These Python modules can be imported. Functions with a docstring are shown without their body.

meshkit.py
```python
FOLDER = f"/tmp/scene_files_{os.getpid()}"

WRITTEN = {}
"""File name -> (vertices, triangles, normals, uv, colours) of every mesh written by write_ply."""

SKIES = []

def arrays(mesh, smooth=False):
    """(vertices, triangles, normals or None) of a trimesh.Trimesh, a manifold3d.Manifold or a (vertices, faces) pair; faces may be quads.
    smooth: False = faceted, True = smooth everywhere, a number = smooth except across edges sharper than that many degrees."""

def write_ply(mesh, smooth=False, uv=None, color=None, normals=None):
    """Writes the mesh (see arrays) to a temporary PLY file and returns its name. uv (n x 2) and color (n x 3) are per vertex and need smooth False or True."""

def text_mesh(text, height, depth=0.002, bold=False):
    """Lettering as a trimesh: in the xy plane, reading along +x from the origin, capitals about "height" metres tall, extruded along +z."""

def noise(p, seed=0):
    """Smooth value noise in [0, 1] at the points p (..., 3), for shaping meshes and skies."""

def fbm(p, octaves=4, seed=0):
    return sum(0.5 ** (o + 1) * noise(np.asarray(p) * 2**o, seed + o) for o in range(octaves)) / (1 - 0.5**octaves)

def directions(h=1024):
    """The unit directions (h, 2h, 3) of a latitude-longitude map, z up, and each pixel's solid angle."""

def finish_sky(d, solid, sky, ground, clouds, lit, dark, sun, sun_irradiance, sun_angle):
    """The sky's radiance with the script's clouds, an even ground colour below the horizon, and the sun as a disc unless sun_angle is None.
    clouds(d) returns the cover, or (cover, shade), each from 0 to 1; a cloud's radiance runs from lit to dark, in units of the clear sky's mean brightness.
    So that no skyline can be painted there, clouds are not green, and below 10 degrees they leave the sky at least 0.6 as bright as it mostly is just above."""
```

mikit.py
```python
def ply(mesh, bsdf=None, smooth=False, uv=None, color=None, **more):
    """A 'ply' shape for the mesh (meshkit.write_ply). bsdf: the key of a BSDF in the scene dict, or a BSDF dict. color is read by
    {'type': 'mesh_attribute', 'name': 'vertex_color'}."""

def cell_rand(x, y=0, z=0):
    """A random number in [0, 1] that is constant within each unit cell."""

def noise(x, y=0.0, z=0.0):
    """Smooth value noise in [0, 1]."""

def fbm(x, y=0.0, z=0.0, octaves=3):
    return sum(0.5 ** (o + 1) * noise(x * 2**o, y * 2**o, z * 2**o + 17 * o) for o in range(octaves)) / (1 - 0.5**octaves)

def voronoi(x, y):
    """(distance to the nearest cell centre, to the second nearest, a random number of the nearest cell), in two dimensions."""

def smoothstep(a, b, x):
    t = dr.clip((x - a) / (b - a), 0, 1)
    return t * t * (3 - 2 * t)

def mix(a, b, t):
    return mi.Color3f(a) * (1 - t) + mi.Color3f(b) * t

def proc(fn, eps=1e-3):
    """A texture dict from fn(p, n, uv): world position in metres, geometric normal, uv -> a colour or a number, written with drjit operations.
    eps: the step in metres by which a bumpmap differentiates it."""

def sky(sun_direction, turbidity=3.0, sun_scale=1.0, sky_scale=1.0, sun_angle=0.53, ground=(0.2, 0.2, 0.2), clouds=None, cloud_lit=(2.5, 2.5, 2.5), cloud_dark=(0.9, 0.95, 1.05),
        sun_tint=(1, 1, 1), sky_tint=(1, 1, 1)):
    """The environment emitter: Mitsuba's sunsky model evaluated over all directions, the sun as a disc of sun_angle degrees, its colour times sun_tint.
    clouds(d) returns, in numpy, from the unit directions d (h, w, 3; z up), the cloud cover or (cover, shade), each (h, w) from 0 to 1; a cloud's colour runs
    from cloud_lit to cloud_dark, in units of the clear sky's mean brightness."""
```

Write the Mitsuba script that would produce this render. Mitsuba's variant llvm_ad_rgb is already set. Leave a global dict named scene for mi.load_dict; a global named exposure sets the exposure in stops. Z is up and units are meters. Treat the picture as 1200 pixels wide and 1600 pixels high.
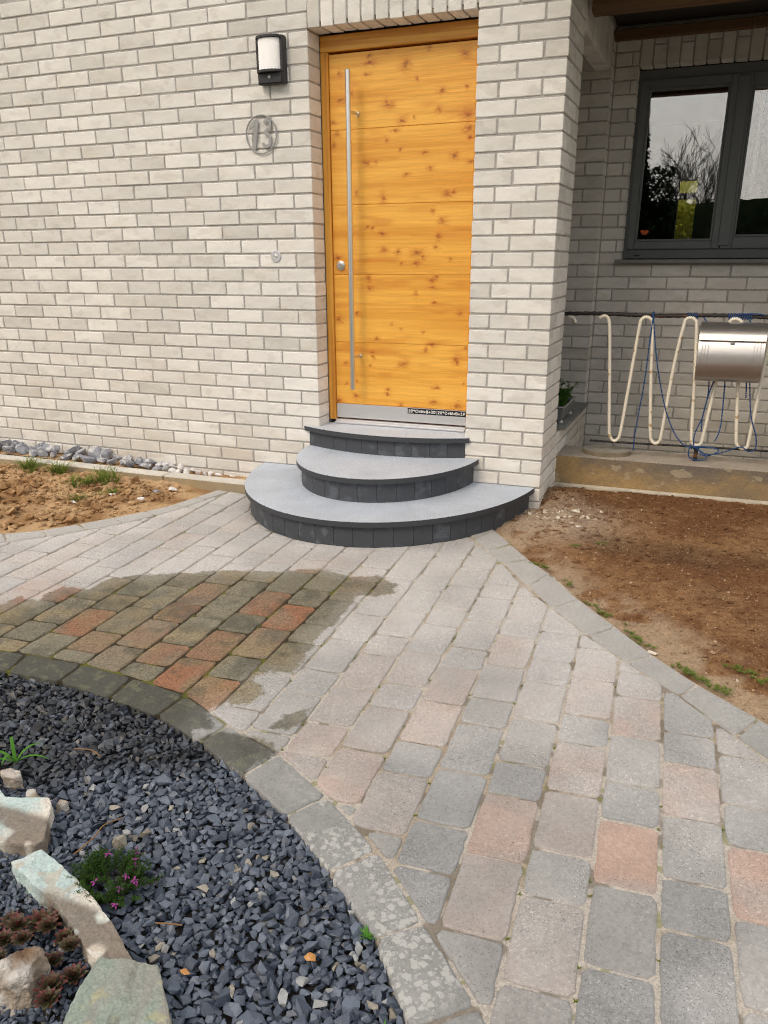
import math, random
import numpy as np, trimesh, drjit as dr, mitsuba as mi
import manifold3d as m3
from scipy.spatial import ConvexHull, cKDTree
from shapely.geometry import Polygon, LineString, Point, box as sbox
from shapely import affinity, contains_xy
from shapely.ops import unary_union
import mikit, meshkit
from mikit import noise, fbm, smoothstep, mix, proc, ply

T = mi.ScalarTransform4f
RNG = np.random.default_rng(7)
rnd = random.Random(11)
scene, labels, count = {}, {}, {}

# ------------------------------------------------------------------ camera, sky, exposure
EYE = np.array([2.2806288, -4.6141450, 1.4113287])
AIM = np.array([1.9279195, -3.7467402, 1.0603230])
UP = np.array([-0.1266995, 0.3273886, 0.9363567])
scene['camera'] = {'type': 'perspective', 'fov': 50.546825, 'fov_axis': 'x', 'near_clip': 0.05, 'far_clip': 600.0,
                   'principal_point_offset_x': 0.005967, 'principal_point_offset_y': -0.049125,
                   'to_world': T().look_at(origin=EYE.tolist(), target=AIM.tolist(), up=UP.tolist())}
SUN = np.array([-.25, -.80, .75]) / np.linalg.norm([-.25, -.80, .75])
def overcast(d):
    """An even veil of cloud, brighter overhead than at the horizon and a little brighter around the hidden sun."""
    el = np.clip(d[..., 2], 0, 1); glow = np.clip(d @ SUN, 0, 1) ** 2
    return np.ones_like(el), np.clip(1.0 - .95 * el - .42 * glow, 0, 1)
scene['sky'] = mikit.sky(SUN.tolist(), turbidity=3, sun_scale=0.2, sun_angle=22, clouds=overcast,
                         cloud_lit=(2.95, 2.95, 2.97), cloud_dark=(1.80, 1.66, 1.40), sun_tint=(1, .985, .97), ground=(.16, .15, .13))
exposure = 2.45

# ------------------------------------------------------------------ helpers
def nk(base):
    n = count.get(base, 0); count[base] = n + 1
    return base if n == 0 else f'{base}_{n:03d}'

def tag(key, label=None, cat=None, group=None, kind=None):
    d = labels.setdefault(key, {})
    for k, v in (('label', label), ('category', cat), ('group', group), ('kind', kind)):
        if v: d[k] = v
    return key

def put(base, mesh, bsdf, smooth=False, uv=None):
    key = nk(base)
    if isinstance(mesh, (tuple, list)):
        mesh = trimesh.Trimesh(np.asarray(mesh[0], float), np.asarray(mesh[1], int), process=False)
    if uv is not None:
        uv = np.asarray(uv, float)
        if uv.ndim == 1: uv = np.tile(uv, (len(mesh.vertices), 1))
    scene[key] = ply(mesh, bsdf, smooth=smooth, uv=uv)
    return key

def cat(meshes):
    vs, fs, n = [], [], 0
    for m in meshes:
        v, f = (m.vertices, m.faces) if hasattr(m, 'faces') else m
        vs.append(np.asarray(v, float)); fs.append(np.asarray(f) + n); n += len(v)
    return np.vstack(vs), np.vstack(fs)

def orient(p, f):
    f = np.array(f); c = p.mean(0)
    nn = np.cross(p[f[:, 1]] - p[f[:, 0]], p[f[:, 2]] - p[f[:, 0]])
    flip = ((p[f].mean(1) - c) * nn).sum(1) < 0
    f[flip] = f[flip][:, ::-1]
    return f

_s = np.array([(a, b, c) for a in (-1, 1) for b in (-1, 1) for c in (-1, 1)], float)
CB_SIGN = np.repeat(_s, 3, 0)
CB_MASK = np.tile(1 - np.eye(3), (8, 1))
_p = CB_SIGN * (1 - .2 * CB_MASK)
CB_F = orient(_p, ConvexHull(_p).simplices)

def cbox(lo, hi, c=.002, jit=0):
    lo, hi = np.array(lo, float), np.array(hi, float)
    v = (lo + hi) / 2 + CB_SIGN * ((hi - lo) / 2 - c * CB_MASK)
    if jit: v = v + np.repeat(RNG.normal(0, jit, (8, 3)), 3, 0) + RNG.normal(0, jit * .3, v.shape)
    return v, CB_F.copy()

def hull(p):
    p = np.asarray(p, float); h = ConvexHull(p)
    idx = np.unique(h.simplices); re = -np.ones(len(p), int); re[idx] = np.arange(len(idx))
    q = p[idx]
    return q, orient(q, re[h.simplices])

def ring_normals(P):
    t = np.roll(P, -1, 0) - np.roll(P, 1, 0)
    n = np.stack([t[:, 1], -t[:, 0]], 1)
    return n / (np.linalg.norm(n, axis=1, keepdims=True) + 1e-12)

def slab(P, z0, z1, b, b2=None, dome=0., bottom=False, zj=0.):
    """A slab over the counter-clockwise, nearly convex ring P, its upper edge rounded by b."""
    P = np.asarray(P, float); n = ring_normals(P); m = len(P); c = P.mean(0)
    b2 = b2 or b
    j = RNG.normal(0, zj, m) if zj else np.zeros(m)
    lv = [np.c_[P, np.full(m, z0)], np.c_[P, z1 - b2 + j], np.c_[P - n * b * .3, z1 - b2 * .35 + j], np.c_[P - n * b, np.full(m, z1)]]
    v = np.vstack(lv + [np.r_[c, z1 + dome][None], np.r_[c, z0][None]])
    f = []
    i = np.arange(m); k = (i + 1) % m
    for r in range(3):
        a, d = r * m, (r + 1) * m
        f += [np.c_[a + i, a + k, d + k], np.c_[a + i, d + k, d + i]]
    f.append(np.c_[3 * m + i, 3 * m + k, np.full(m, 4 * m)])
    if bottom: f.append(np.c_[k, i, np.full(m, 4 * m + 1)])
    return v, np.vstack(f)

def ccw(P):
    P = np.asarray(P, float)
    a = (P[:, 0] * np.roll(P[:, 1], -1) - np.roll(P[:, 0], -1) * P[:, 1]).sum()
    return P if a > 0 else P[::-1]

def resample(P, step):
    P = np.vstack([P, P[:1]]); d = np.r_[0, np.cumsum(np.linalg.norm(np.diff(P, axis=0), axis=1))]
    n = max(8, int(d[-1] / step)); s = np.arange(n) / n * d[-1]
    return np.c_[np.interp(s, d, P[:, 0]), np.interp(s, d, P[:, 1])]

def tube(pts, r, sides=8, caps=True):
    p = np.asarray(pts, float); n = len(p); r = np.broadcast_to(np.asarray(r, float), (n,))
    t = np.gradient(p, axis=0); t /= np.linalg.norm(t, axis=1, keepdims=True) + 1e-12
    a = np.zeros_like(p); g = np.array([0, 0, 1.]) if abs(t[0, 2]) < .9 else np.array([1., 0, 0])
    for i in range(n):
        g = g - t[i] * (g @ t[i]); g /= np.linalg.norm(g) + 1e-12; a[i] = g
    b = np.cross(t, a); ang = np.arange(sides) * 2 * np.pi / sides
    v = (p[:, None] + r[:, None, None] * (np.cos(ang)[None, :, None] * a[:, None] + np.sin(ang)[None, :, None] * b[:, None])).reshape(-1, 3)
    i, j = np.meshgrid(np.arange(n - 1), np.arange(sides), indexing='ij')
    q = np.stack([i * sides + j, i * sides + (j + 1) % sides, (i + 1) * sides + (j + 1) % sides, (i + 1) * sides + j], -1).reshape(-1, 4)
    f = [q[:, [0, 1, 2]], q[:, [0, 2, 3]]]
    if caps:
        v = np.vstack([v, p[:1], p[-1:]]); k = np.arange(sides)
        f += [np.c_[(k + 1) % sides, k, np.full(sides, n * sides)], np.c_[(n - 1) * sides + k, (n - 1) * sides + (k + 1) % sides, np.full(sides, n * sides + 1)]]
    return v, np.vstack(f)

def smooth_path(pts, n=6):
    """Catmull-Rom through the points."""
    p = np.asarray(pts, float); q = np.vstack([2 * p[0] - p[1], p, 2 * p[-1] - p[-2]]); out = []
    for i in range(1, len(q) - 2):
        for u in np.arange(n) / n:
            out.append(.5 * (2 * q[i] + (q[i + 1] - q[i - 1]) * u + (2 * q[i - 1] - 5 * q[i] + 4 * q[i + 1] - q[i + 2]) * u * u + (3 * q[i] - q[i - 1] - 3 * q[i + 1] + q[i + 2]) * u ** 3))
    return np.array(out + [p[-1]])

def grid_mesh(poly, res, hfn):
    """A height sheet over a polygon."""
    x0, y0, x1, y1 = poly.bounds
    xs, ys = np.arange(x0 - res, x1 + 2 * res, res), np.arange(y0 - res, y1 + 2 * res, res)
    X, Y = np.meshgrid(xs, ys); nx = len(xs)
    i = np.arange(len(ys) - 1)[:, None] * nx + np.arange(nx - 1)[None]
    i = i.ravel(); q = np.c_[i, i + 1, i + nx + 1, i + nx]
    x, y = X.ravel(), Y.ravel()
    keep = contains_xy(poly, x[q].mean(1), y[q].mean(1)); q = q[keep]
    used, inv = np.unique(q, return_inverse=True); q = inv.reshape(-1, 4)
    x, y = x[used], y[used]
    v = np.c_[x, y, hfn(x, y)]
    return v, np.vstack([q[:, [0, 1, 2]], q[:, [0, 2, 3]]])

def stone_shapes(n, flat=.65, pts=13):
    out = []
    for k in range(n):
        p = RNG.normal(size=(pts, 3)); p /= np.linalg.norm(p, axis=1, keepdims=True)
        p *= RNG.uniform(.78, 1.08, (pts, 1)); p *= np.array([1.15, RNG.uniform(.7, .95), RNG.uniform(flat * .7, flat * 1.15)])
        out.append(hull(p))
    return out
STONES = stone_shapes(48)

def rot_rand(tilt=.5):
    a = RNG.uniform(0, 2 * np.pi); t = RNG.normal(0, tilt); u = RNG.uniform(0, 2 * np.pi)
    ca, sa = math.cos(a), math.sin(a); Rz = np.array([[ca, -sa, 0], [sa, ca, 0], [0, 0, 1]])
    k = np.array([math.cos(u), math.sin(u), 0]); K = np.array([[0, -k[2], k[1]], [k[2], 0, -k[0]], [-k[1], k[0], 0]])
    return (np.eye(3) + math.sin(t) * K + (1 - math.cos(t)) * K @ K) @ Rz

def scatter_stones(P, R, tilt=.5, tint=None):
    vs, fs, uv, n = [], [], [], 0
    for k, (c, r) in enumerate(zip(P, R)):
        v, f = STONES[RNG.integers(len(STONES))]
        w = (v * r) @ rot_rand(tilt).T + c
        vs.append(w); fs.append(f + n); n += len(w)
        uv.append(np.tile([tint(k) if tint else RNG.random(), RNG.random()], (len(w), 1)))
    return (np.vstack(vs), np.vstack(fs)), np.vstack(uv)

def dart(poly, rfn, tries, gap=.8):
    """Random discs inside the polygon, kept apart by gap times their radii."""
    x0, y0, x1, y1 = poly.bounds; cell = {}; out = []
    X = RNG.uniform([x0, y0], [x1, y1], (tries, 2)); ok = contains_xy(poly, X[:, 0], X[:, 1]); X = X[ok]
    R = rfn(X); h = R.max() * 2
    for (x, y), r in zip(X, R):
        i, j = int(x // h), int(y // h); bad = False
        for a in (i - 1, i, i + 1):
            for b in (j - 1, j, j + 1):
                for (u, w, s) in cell.get((a, b), ()):
                    if (x - u) ** 2 + (y - w) ** 2 < (gap * (r + s)) ** 2: bad = True; break
                if bad: break
            if bad: break
        if not bad:
            cell.setdefault((i, j), []).append((x, y, r)); out.append((x, y, r))
    return np.array(out)

def blades(spots, n, h, spread, w=.0022, seed=0):
    r = np.random.default_rng(seed); vs, fs, k = [], [], 0
    for (x, y, z) in spots:
        for _ in range(n):
            a = r.uniform(0, 2 * np.pi); L = h * r.uniform(.55, 1.1); s = spread * r.uniform(.3, 1.1)
            d = np.array([math.cos(a), math.sin(a), 0]); e = np.array([-d[1], d[0], 0]) * w * r.uniform(.7, 1.3)
            o = np.array([x, y, z]) + d * r.uniform(0, spread * .25)
            t = np.linspace(0, 1, 5)[:, None]
            c = o + d * s * t ** 1.8 + np.array([0, 0, 1]) * L * (t - .28 * t ** 3)
            ww = (1 - t ** 2 * .95) 
            v = np.stack([c - e * ww, c + e * ww], 1).reshape(-1, 3)
            q = np.array([[2 * i, 2 * i + 1, 2 * i + 3, 2 * i + 2] for i in range(4)])
            vs.append(v); fs.append(np.vstack([q[:, [0, 1, 2]], q[:, [0, 2, 3]]]) + k); k += len(v)
    return np.vstack(vs), np.vstack(fs)

def leaf(L, w, fold=.25, curl=.2):
    """One leaf along +x from the origin, in the xy plane, folded along its rib."""
    t = np.linspace(0, 1, 5); ww = w * np.sin(np.pi * np.clip(t * .93 + .04, 0, 1)) ** .8
    v = []
    for a, b in zip(t, ww):
        z = -curl * L * a * a
        v += [[a * L, -b, z + fold * b], [a * L, 0, z], [a * L, b, z + fold * b]]
    f = []
    for i in range(4):
        for j in range(2):
            a = 3 * i + j; f += [[a, a + 3, a + 4], [a, a + 4, a + 1]]
    return np.array(v), np.array(f)

def place(m, o, az, el, roll=0., s=1.):
    v, f = m; c, d = math.cos(el), math.sin(el)
    x = np.array([math.cos(az) * c, math.sin(az) * c, d]); y = np.array([-math.sin(az), math.cos(az), 0]); z = np.cross(x, y)
    y, z = y * math.cos(roll) + z * math.sin(roll), z * math.cos(roll) - y * math.sin(roll)
    return s * (v[:, :1] * x + v[:, 1:2] * y + v[:, 2:] * z) + np.asarray(o), f

def extr(poly, h, z0=0.):
    """A shapely polygon extruded along z."""
    gs = getattr(poly, 'geoms', [poly]); out = []
    for g in gs:
        m = trimesh.creation.extrude_polygon(g, h, engine='earcut'); v = np.array(m.vertices); v[:, 2] += z0
        out.append((v, np.array(m.faces)))
    return cat(out)

def front(m, y=0.):
    """From the xy plane to the wall: x stays, y goes up, z comes out towards the viewer."""
    v, f = (np.asarray(m[0]), m[1]) if isinstance(m, tuple) else (np.array(m.vertices), np.array(m.faces))
    return np.c_[v[:, 0], y - v[:, 2], v[:, 1]], f

def cyl(p0, p1, r, sides=20):
    return tube(np.linspace(p0, p1, 2), r, sides)

def rounded_bar(p0, p1, r, b=.003, sides=16):
    p0, p1 = np.array(p0, float), np.array(p1, float); d = (p1 - p0) / np.linalg.norm(p1 - p0)
    return tube(np.array([p0, p0 + d * b, p1 - d * b, p1]), [r - b, r, r, r - b], sides)

def dome(c, r, axis, flat=.5, n=10, m=16):
    axis = np.array(axis, float); g = np.array([1., 0, 0]) if abs(axis[0]) < .9 else np.array([0, 0, 1.])
    a = np.cross(axis, g); a /= np.linalg.norm(a); b = np.cross(axis, a); t = np.linspace(np.pi / 2, .02, n)
    v = []
    for u in t:
        for k in range(m):
            w = 2 * np.pi * k / m
            v.append(np.array(c) + r * math.sin(u) * (math.cos(w) * a + math.sin(w) * b) + axis * r * flat * math.cos(u))
    i, k = np.meshgrid(np.arange(n - 1), np.arange(m), indexing='ij')
    q = np.stack([i * m + k, i * m + (k + 1) % m, (i + 1) * m + (k + 1) % m, (i + 1) * m + k], -1).reshape(-1, 4)
    f = np.vstack([q[:, [0, 1, 2]], q[:, [0, 2, 3]]])
    return np.array(v), orient(np.array(v), f)

def torus(c, R_, r, axis='y', n=48, m=10):
    a = np.linspace(0, 2 * np.pi, n, endpoint=False); b = np.linspace(0, 2 * np.pi, m, endpoint=False)
    A, Bq = np.meshgrid(a, b, indexing='ij')
    X, Z, Y = (R_ + r * np.cos(Bq)) * np.cos(A), (R_ + r * np.cos(Bq)) * np.sin(A), r * np.sin(Bq)
    v = np.stack([X, Y, Z], -1).reshape(-1, 3) + np.array(c)
    i, k = np.meshgrid(np.arange(n), np.arange(m), indexing='ij')
    q = np.stack([i * m + k, i * m + (k + 1) % m, ((i + 1) % n) * m + (k + 1) % m, ((i + 1) % n) * m + k], -1).reshape(-1, 4)
    return v, np.vstack([q[:, [0, 1, 2]], q[:, [0, 2, 3]]])

def seen(c):
    """How large (in picture widths) a metre at c would show, 0 outside the frame: only decides which pieces are single parts."""
    f = AIM - EYE; r = np.cross(f, UP); r /= np.linalg.norm(r); q = np.asarray(c) - EYE
    z = q @ f
    if z < .1: return 0
    u, w = 1.059 * (q @ r) / z, 1.059 * (q @ UP) / z
    return 1 / z if -.53 < u < .54 and -.66 < w < .76 else 0

def pieces(base, items, bsdf, most=300, **kw):
    """items: (mesh, uv, centre). The ones that show largest are parts of their own, the rest one part."""
    sc = [seen(i[2]) for i in items]; order = sorted(range(len(items)), key=lambda k: -sc[k])
    single = set(k for k in order[:most] if sc[k] > 0)
    for k, (m, uv, c) in enumerate(items):
        if k in single: put(base, m, bsdf, uv=uv, **kw)
    rest = [k for k in range(len(items)) if k not in single]
    if rest:
        m = cat([items[k][0] for k in rest]); uv = np.vstack([np.tile(items[k][1], (len(items[k][0][0]), 1)) for k in rest])
        k = put(base + '_rest', m, bsdf, uv=uv, **kw); tag(k, kind='stuff')

# ------------------------------------------------------------------ materials
def P3(bsdf): return {'type': 'twosided', 'bsdf': bsdf}
def rgb(*c): return {'type': 'rgb', 'value': list(c)}
def princ(color, rough=.8, spec=.4, metallic=0., **kw):
    return {'type': 'principled', 'base_color': color if isinstance(color, dict) else rgb(*color), 'roughness': rough, 'specular': spec, 'metallic': metallic, **kw}
def bump(fn, scale, bsdf, eps=1e-3): return {'type': 'bumpmap', 'tex': proc(fn, eps), 'scale': scale, 'bsdf': bsdf}
def mat(key, bsdf): scene[key] = P3(bsdf)
C3 = mi.Color3f

def poly_sd(x, y, pts):
    """Signed distance to a polygon, negative inside."""
    d, s = mi.Float(1e9), mi.Float(1)
    n = len(pts)
    for i in range(n):
        (ax, ay), (bx, by) = pts[i], pts[i - 1]
        ex, ey = bx - ax, by - ay
        wx, wy = x - ax, y - ay
        t = dr.clip((wx * ex + wy * ey) / (ex * ex + ey * ey), 0, 1)
        d = dr.minimum(d, dr.square(wx - ex * t) + dr.square(wy - ey * t))
        c1, c2, c3 = y >= ay, y < by, ex * wy > ey * wx
        s = dr.select((c1 & c2 & c3) | (~c1 & ~c2 & ~c3), -s, s)
    return s * dr.sqrt(d)

# the hosed-down patch on the paving: its outline on the ground
WET = [(-.85, -2.46), (-.62, -2.25), (-.485, -2.215), (-.464, -2.107), (-.365, -2.115), (-.382, -1.937), (-.244, -1.925), (-.223, -1.772), (-.14, -1.713), (-.026, -1.633), (.063, -1.562),
       (.208, -1.506), (.342, -1.463), (.471, -1.413), (.625, -1.308), (.796, -1.35), (.924, -1.301), (1.051, -1.38), (1.065, -1.481), (1.017, -1.531), (.938, -1.562), (.949, -1.693), (.966, -1.828),
       (.944, -1.936), (.952, -2.028), (.984, -2.076), (.987, -2.217), (1.0, -2.293), (.908, -2.318), (.883, -2.39), (.948, -2.425), (.983, -2.474), (.975, -2.546), (.914, -2.57), (.872, -2.564),
       (.861, -2.627), (.926, -2.737), (.88, -2.765), (.93, -2.84), (.5, -2.80), (-.9, -2.85)]
WET2 = [(.964, -2.722), (1.079, -2.71), (1.196, -2.766), (1.153, -2.917), (.933, -2.816)]
WET3 = [(1.096, -2.664), (1.115, -2.562), (1.18, -2.501), (1.19, -2.572), (1.184, -2.656)]
WETG = [(-.4, -2.6), (.683, -2.62), (1.02, -2.79), (1.05, -2.93), (.86, -2.99), (.74, -3.06), (.66, -3.20), (.489, -3.24), (-.4, -3.1)]

def wetness(p):
    x = p.x + .05 * (fbm(p.x * 14, p.y * 14, 3.) - .5); y = p.y + .05 * (fbm(p.x * 14, p.y * 14, 9.) - .5)
    d = dr.minimum(poly_sd(x, y, WET), dr.minimum(poly_sd(x, y, WET2), poly_sd(x, y, WET3) + .006))
    d = d + .016 * (noise(p.x * 70, p.y * 70, 2.) - .5) + .010 * (noise(p.x * 190, p.y * 190, 2.) - .5)
    return smoothstep(.008, -.012, d) * (.84 + .16 * smoothstep(-.03, -.10, d))

def brick_fn(p, n, uv):
    g = fbm(p.x * 9 + uv.y * 31, p.y * 9, p.z * 22, 3); f = noise(p.x * 420, p.y * 420, p.z * 420); m = fbm(p.x * 60, p.y * 60 + uv.x * 7, p.z * 90, 2)
    c = mix((.55, .54, .515), (.72, .71, .69), uv.x)
    c = mix(c, C3(.60, .50, .38), smoothstep(.55, .8, fbm(p.x * 5, p.y * 5 + uv.y * 9, p.z * 9, 2)) * .16)
    c = mix(c, C3(.52, .43, .31), smoothstep(.42, .75, fbm(p.x * 2.2, p.y * 2.2, p.z * 5, 3)) * smoothstep(.75, .1, p.z) * .28)
    c = mix(c, C3(.40, .37, .33), smoothstep(.58, .72, fbm(p.x * 13 + uv.y * 30, p.y * 13, p.z * 17, 3)) * .22)
    return c * (.84 + .18 * g + .09 * f + .08 * m)
mat('m_brick', bump(lambda p, n, uv: fbm(p.x * 70, p.y * 70, p.z * 130, 3) * .8 + noise(p.x * 500, p.y * 500, p.z * 500) * .25, .0018, princ(proc(brick_fn), .88, .25)))
def mortar_fn(p, n, uv):
    return C3(.36, .352, .34) * (.8 + .4 * fbm(p.x * 30, p.y * 30, p.z * 30, 3))
mat('m_mortar', bump(lambda p, n, uv: fbm(p.x * 260, p.y * 260, p.z * 260, 2), .0012, princ(proc(mortar_fn), .95, .15)))

def paver_color(p, uv):
    g = fbm(p.x * 11 + uv.y * 17, p.y * 11, 1., 3); sp = noise(p.x * 240, p.y * 240, p.z * 240); s3 = noise(p.x * 130 + 7, p.y * 130, p.z * 130); s2 = noise(p.x * 520, p.y * 520, p.z * 520)
    a = dr.clip(uv.x, 0, 1); b = dr.clip(-uv.x, 0, 1)
    patch = smoothstep(.25, .65, fbm(p.x * 8 + uv.y * 40, p.y * 8, 5., 2))
    warm = a * (.45 + .55 * patch)
    dry = mix((.270, .267, .264), (.375, .25, .20), warm); dry = mix(dry, C3(.235, .25, .27), b * (.35 + .4 * g))
    dry = dry * (.80 + .28 * uv.y) * (.62 + .34 * g + .22 * sp + .22 * s3)
    dust_and_vignette = smoothstep(.36, .75, fbm(p.x * 3.1, p.y * 3.1, 4., 3)) * .34 + .06 + .42 * smoothstep(-3.1, -1.4, p.y)  # patchy dust, plus a vignette painted in: pavers darken toward the camera
    dry = mix(dry, C3(.475, .462, .455) * (.80 + .18 * sp + .18 * s3), dust_and_vignette)
    dry = dry * (1 - .5 * smoothstep(.74, .86, s2)) * (1 + .45 * smoothstep(.76, .9, noise(p.x * 300 + 9, p.y * 300, p.z * 300)))
    wet = mix((.185, .170, .128), (.245, .118, .068), warm); wet = mix(wet, C3(.225, .175, .10), smoothstep(.45, .75, fbm(p.x * 6 + uv.y * 23, p.y * 6, 2., 2)) * .6)
    wet = mix(wet, C3(.075, .075, .06), smoothstep(.5, .8, g) * .55)
    wet = wet * (.42 + .65 * sp + .35 * s3) * (.75 + .4 * uv.y)
    return dry, wet
def paver_fn(p, n, uv):
    dry, wet = paver_color(p, uv)
    return mix(dry, wet, wetness(p))
grit = lambda p, n, uv: noise(p.x * 230, p.y * 230, p.z * 230) * .8 + noise(p.x * 600, p.y * 600, p.z * 600) * .3 + fbm(p.x * 35, p.y * 35, p.z * 35, 2) * .9
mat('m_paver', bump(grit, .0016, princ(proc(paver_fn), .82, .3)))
def border_fn(p, n, uv):
    sp = noise(p.x * 330, p.y * 330, p.z * 330); g = fbm(p.x * 9, p.y * 9, 3., 3)
    dry = C3(.235, .238, .238) * (.62 + .35 * g + .22 * sp + .2 * noise(p.x * 130, p.y * 130, p.z * 130)) * (.85 + .3 * uv.y)
    wx, wy = p.x * 52 + .35 * noise(p.x * 110, p.y * 110, 1.), p.y * 52 + .35 * noise(p.x * 110, p.y * 110, 5.)
    f1, _, rr = mikit.voronoi(wx, wy); h1, _, r2 = mikit.voronoi(wx * 2.1 + 3, wy * 2.1)
    zone = smoothstep(.30, .62, fbm(p.x * 9, p.y * 9, 5., 2))
    dust_and_vignette = .04 + .46 * smoothstep(-2.8, -1.2, p.y); dry = mix(dry, C3(.47, .455, .435) * (.86 + .25 * sp), dust_and_vignette)  # vignette painted into the stones too, darker toward the camera
    lich = dr.maximum(smoothstep(.46, .26, f1 + .3 * (rr - .5)) * dr.select(rr < .55, 1., 0.), smoothstep(.42, .24, h1) * dr.select(r2 < .4, .7, 0.)) * zone * uv.x * (.70 + .35 * noise(p.x * 260, p.y * 260, 3.))
    dry = mix(dry, C3(.46, .465, .45), dr.clip(lich * .75, 0, .6))
    dry = dry * (1 - .5 * smoothstep(.80, .9, noise(p.x * 640, p.y * 640, p.z * 640)))
    wet = mix(C3(.070, .070, .060), C3(.125, .13, .085), smoothstep(.54, .84, fbm(p.x * 38, p.y * 38, 8., 3)) * .7) * (.6 + .7 * sp)
    return mix(dry, wet, wetness(p))
mat('m_border', bump(grit, .002, princ(proc(border_fn), .85, .3)))
def sand_fn(p, n, uv):
    dry = mix((.42, .385, .345), (.33, .28, .22), smoothstep(.5, .75, fbm(p.x * 6, p.y * 6, 0., 3))) * (.7 + .5 * noise(p.x * 300, p.y * 300))
    dry = mix(dry, C3(.13, .11, .085), smoothstep(.60, .72, fbm(p.x * 16, p.y * 16, 6., 2)) * .7)
    dry = mix(dry, C3(.16, .17, .05), smoothstep(.74, .80, fbm(p.x * 22, p.y * 22, 3., 2)) * .6)
    wet = mix((.040, .033, .020), (.10, .10, .022), smoothstep(.55, .7, fbm(p.x * 15, p.y * 15, 1., 2)))
    return mix(dry, wet, wetness(p))
mat('m_sand', bump(lambda p, n, uv: noise(p.x * 400, p.y * 400), .003, princ(proc(sand_fn), .95, .2)))

def gravel_fn(p, n, uv):
    a, b = uv.x, uv.y
    c = mix((.030, .042, .068), (.105, .128, .172), b * b * .6 + b * .4)
    c = dr.select(a > .972, mix(C3(.16, .145, .12), C3(.27, .25, .215), b), c)
    c = dr.select(a > .9985, C3(.42, .20, .06), c)
    c = dr.select((a > .90) & (a < .93), C3(.24, .25, .26), c)
    c = c * (.75 + .5 * fbm(p.x * 90, p.y * 90, p.z * 90, 2)) * (.85 + .3 * noise(p.x * 500, p.y * 500, p.z * 500))
    w = smoothstep(.06, -.10, poly_sd(p.x, p.y, WETG) + .08 * (fbm(p.x * 12, p.y * 12, 0., 2) - .5))
    return c * (1 - .76 * w * (1 - .55 * smoothstep(.55, .8, noise(p.x * 45, p.y * 45, 6.))))
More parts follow.
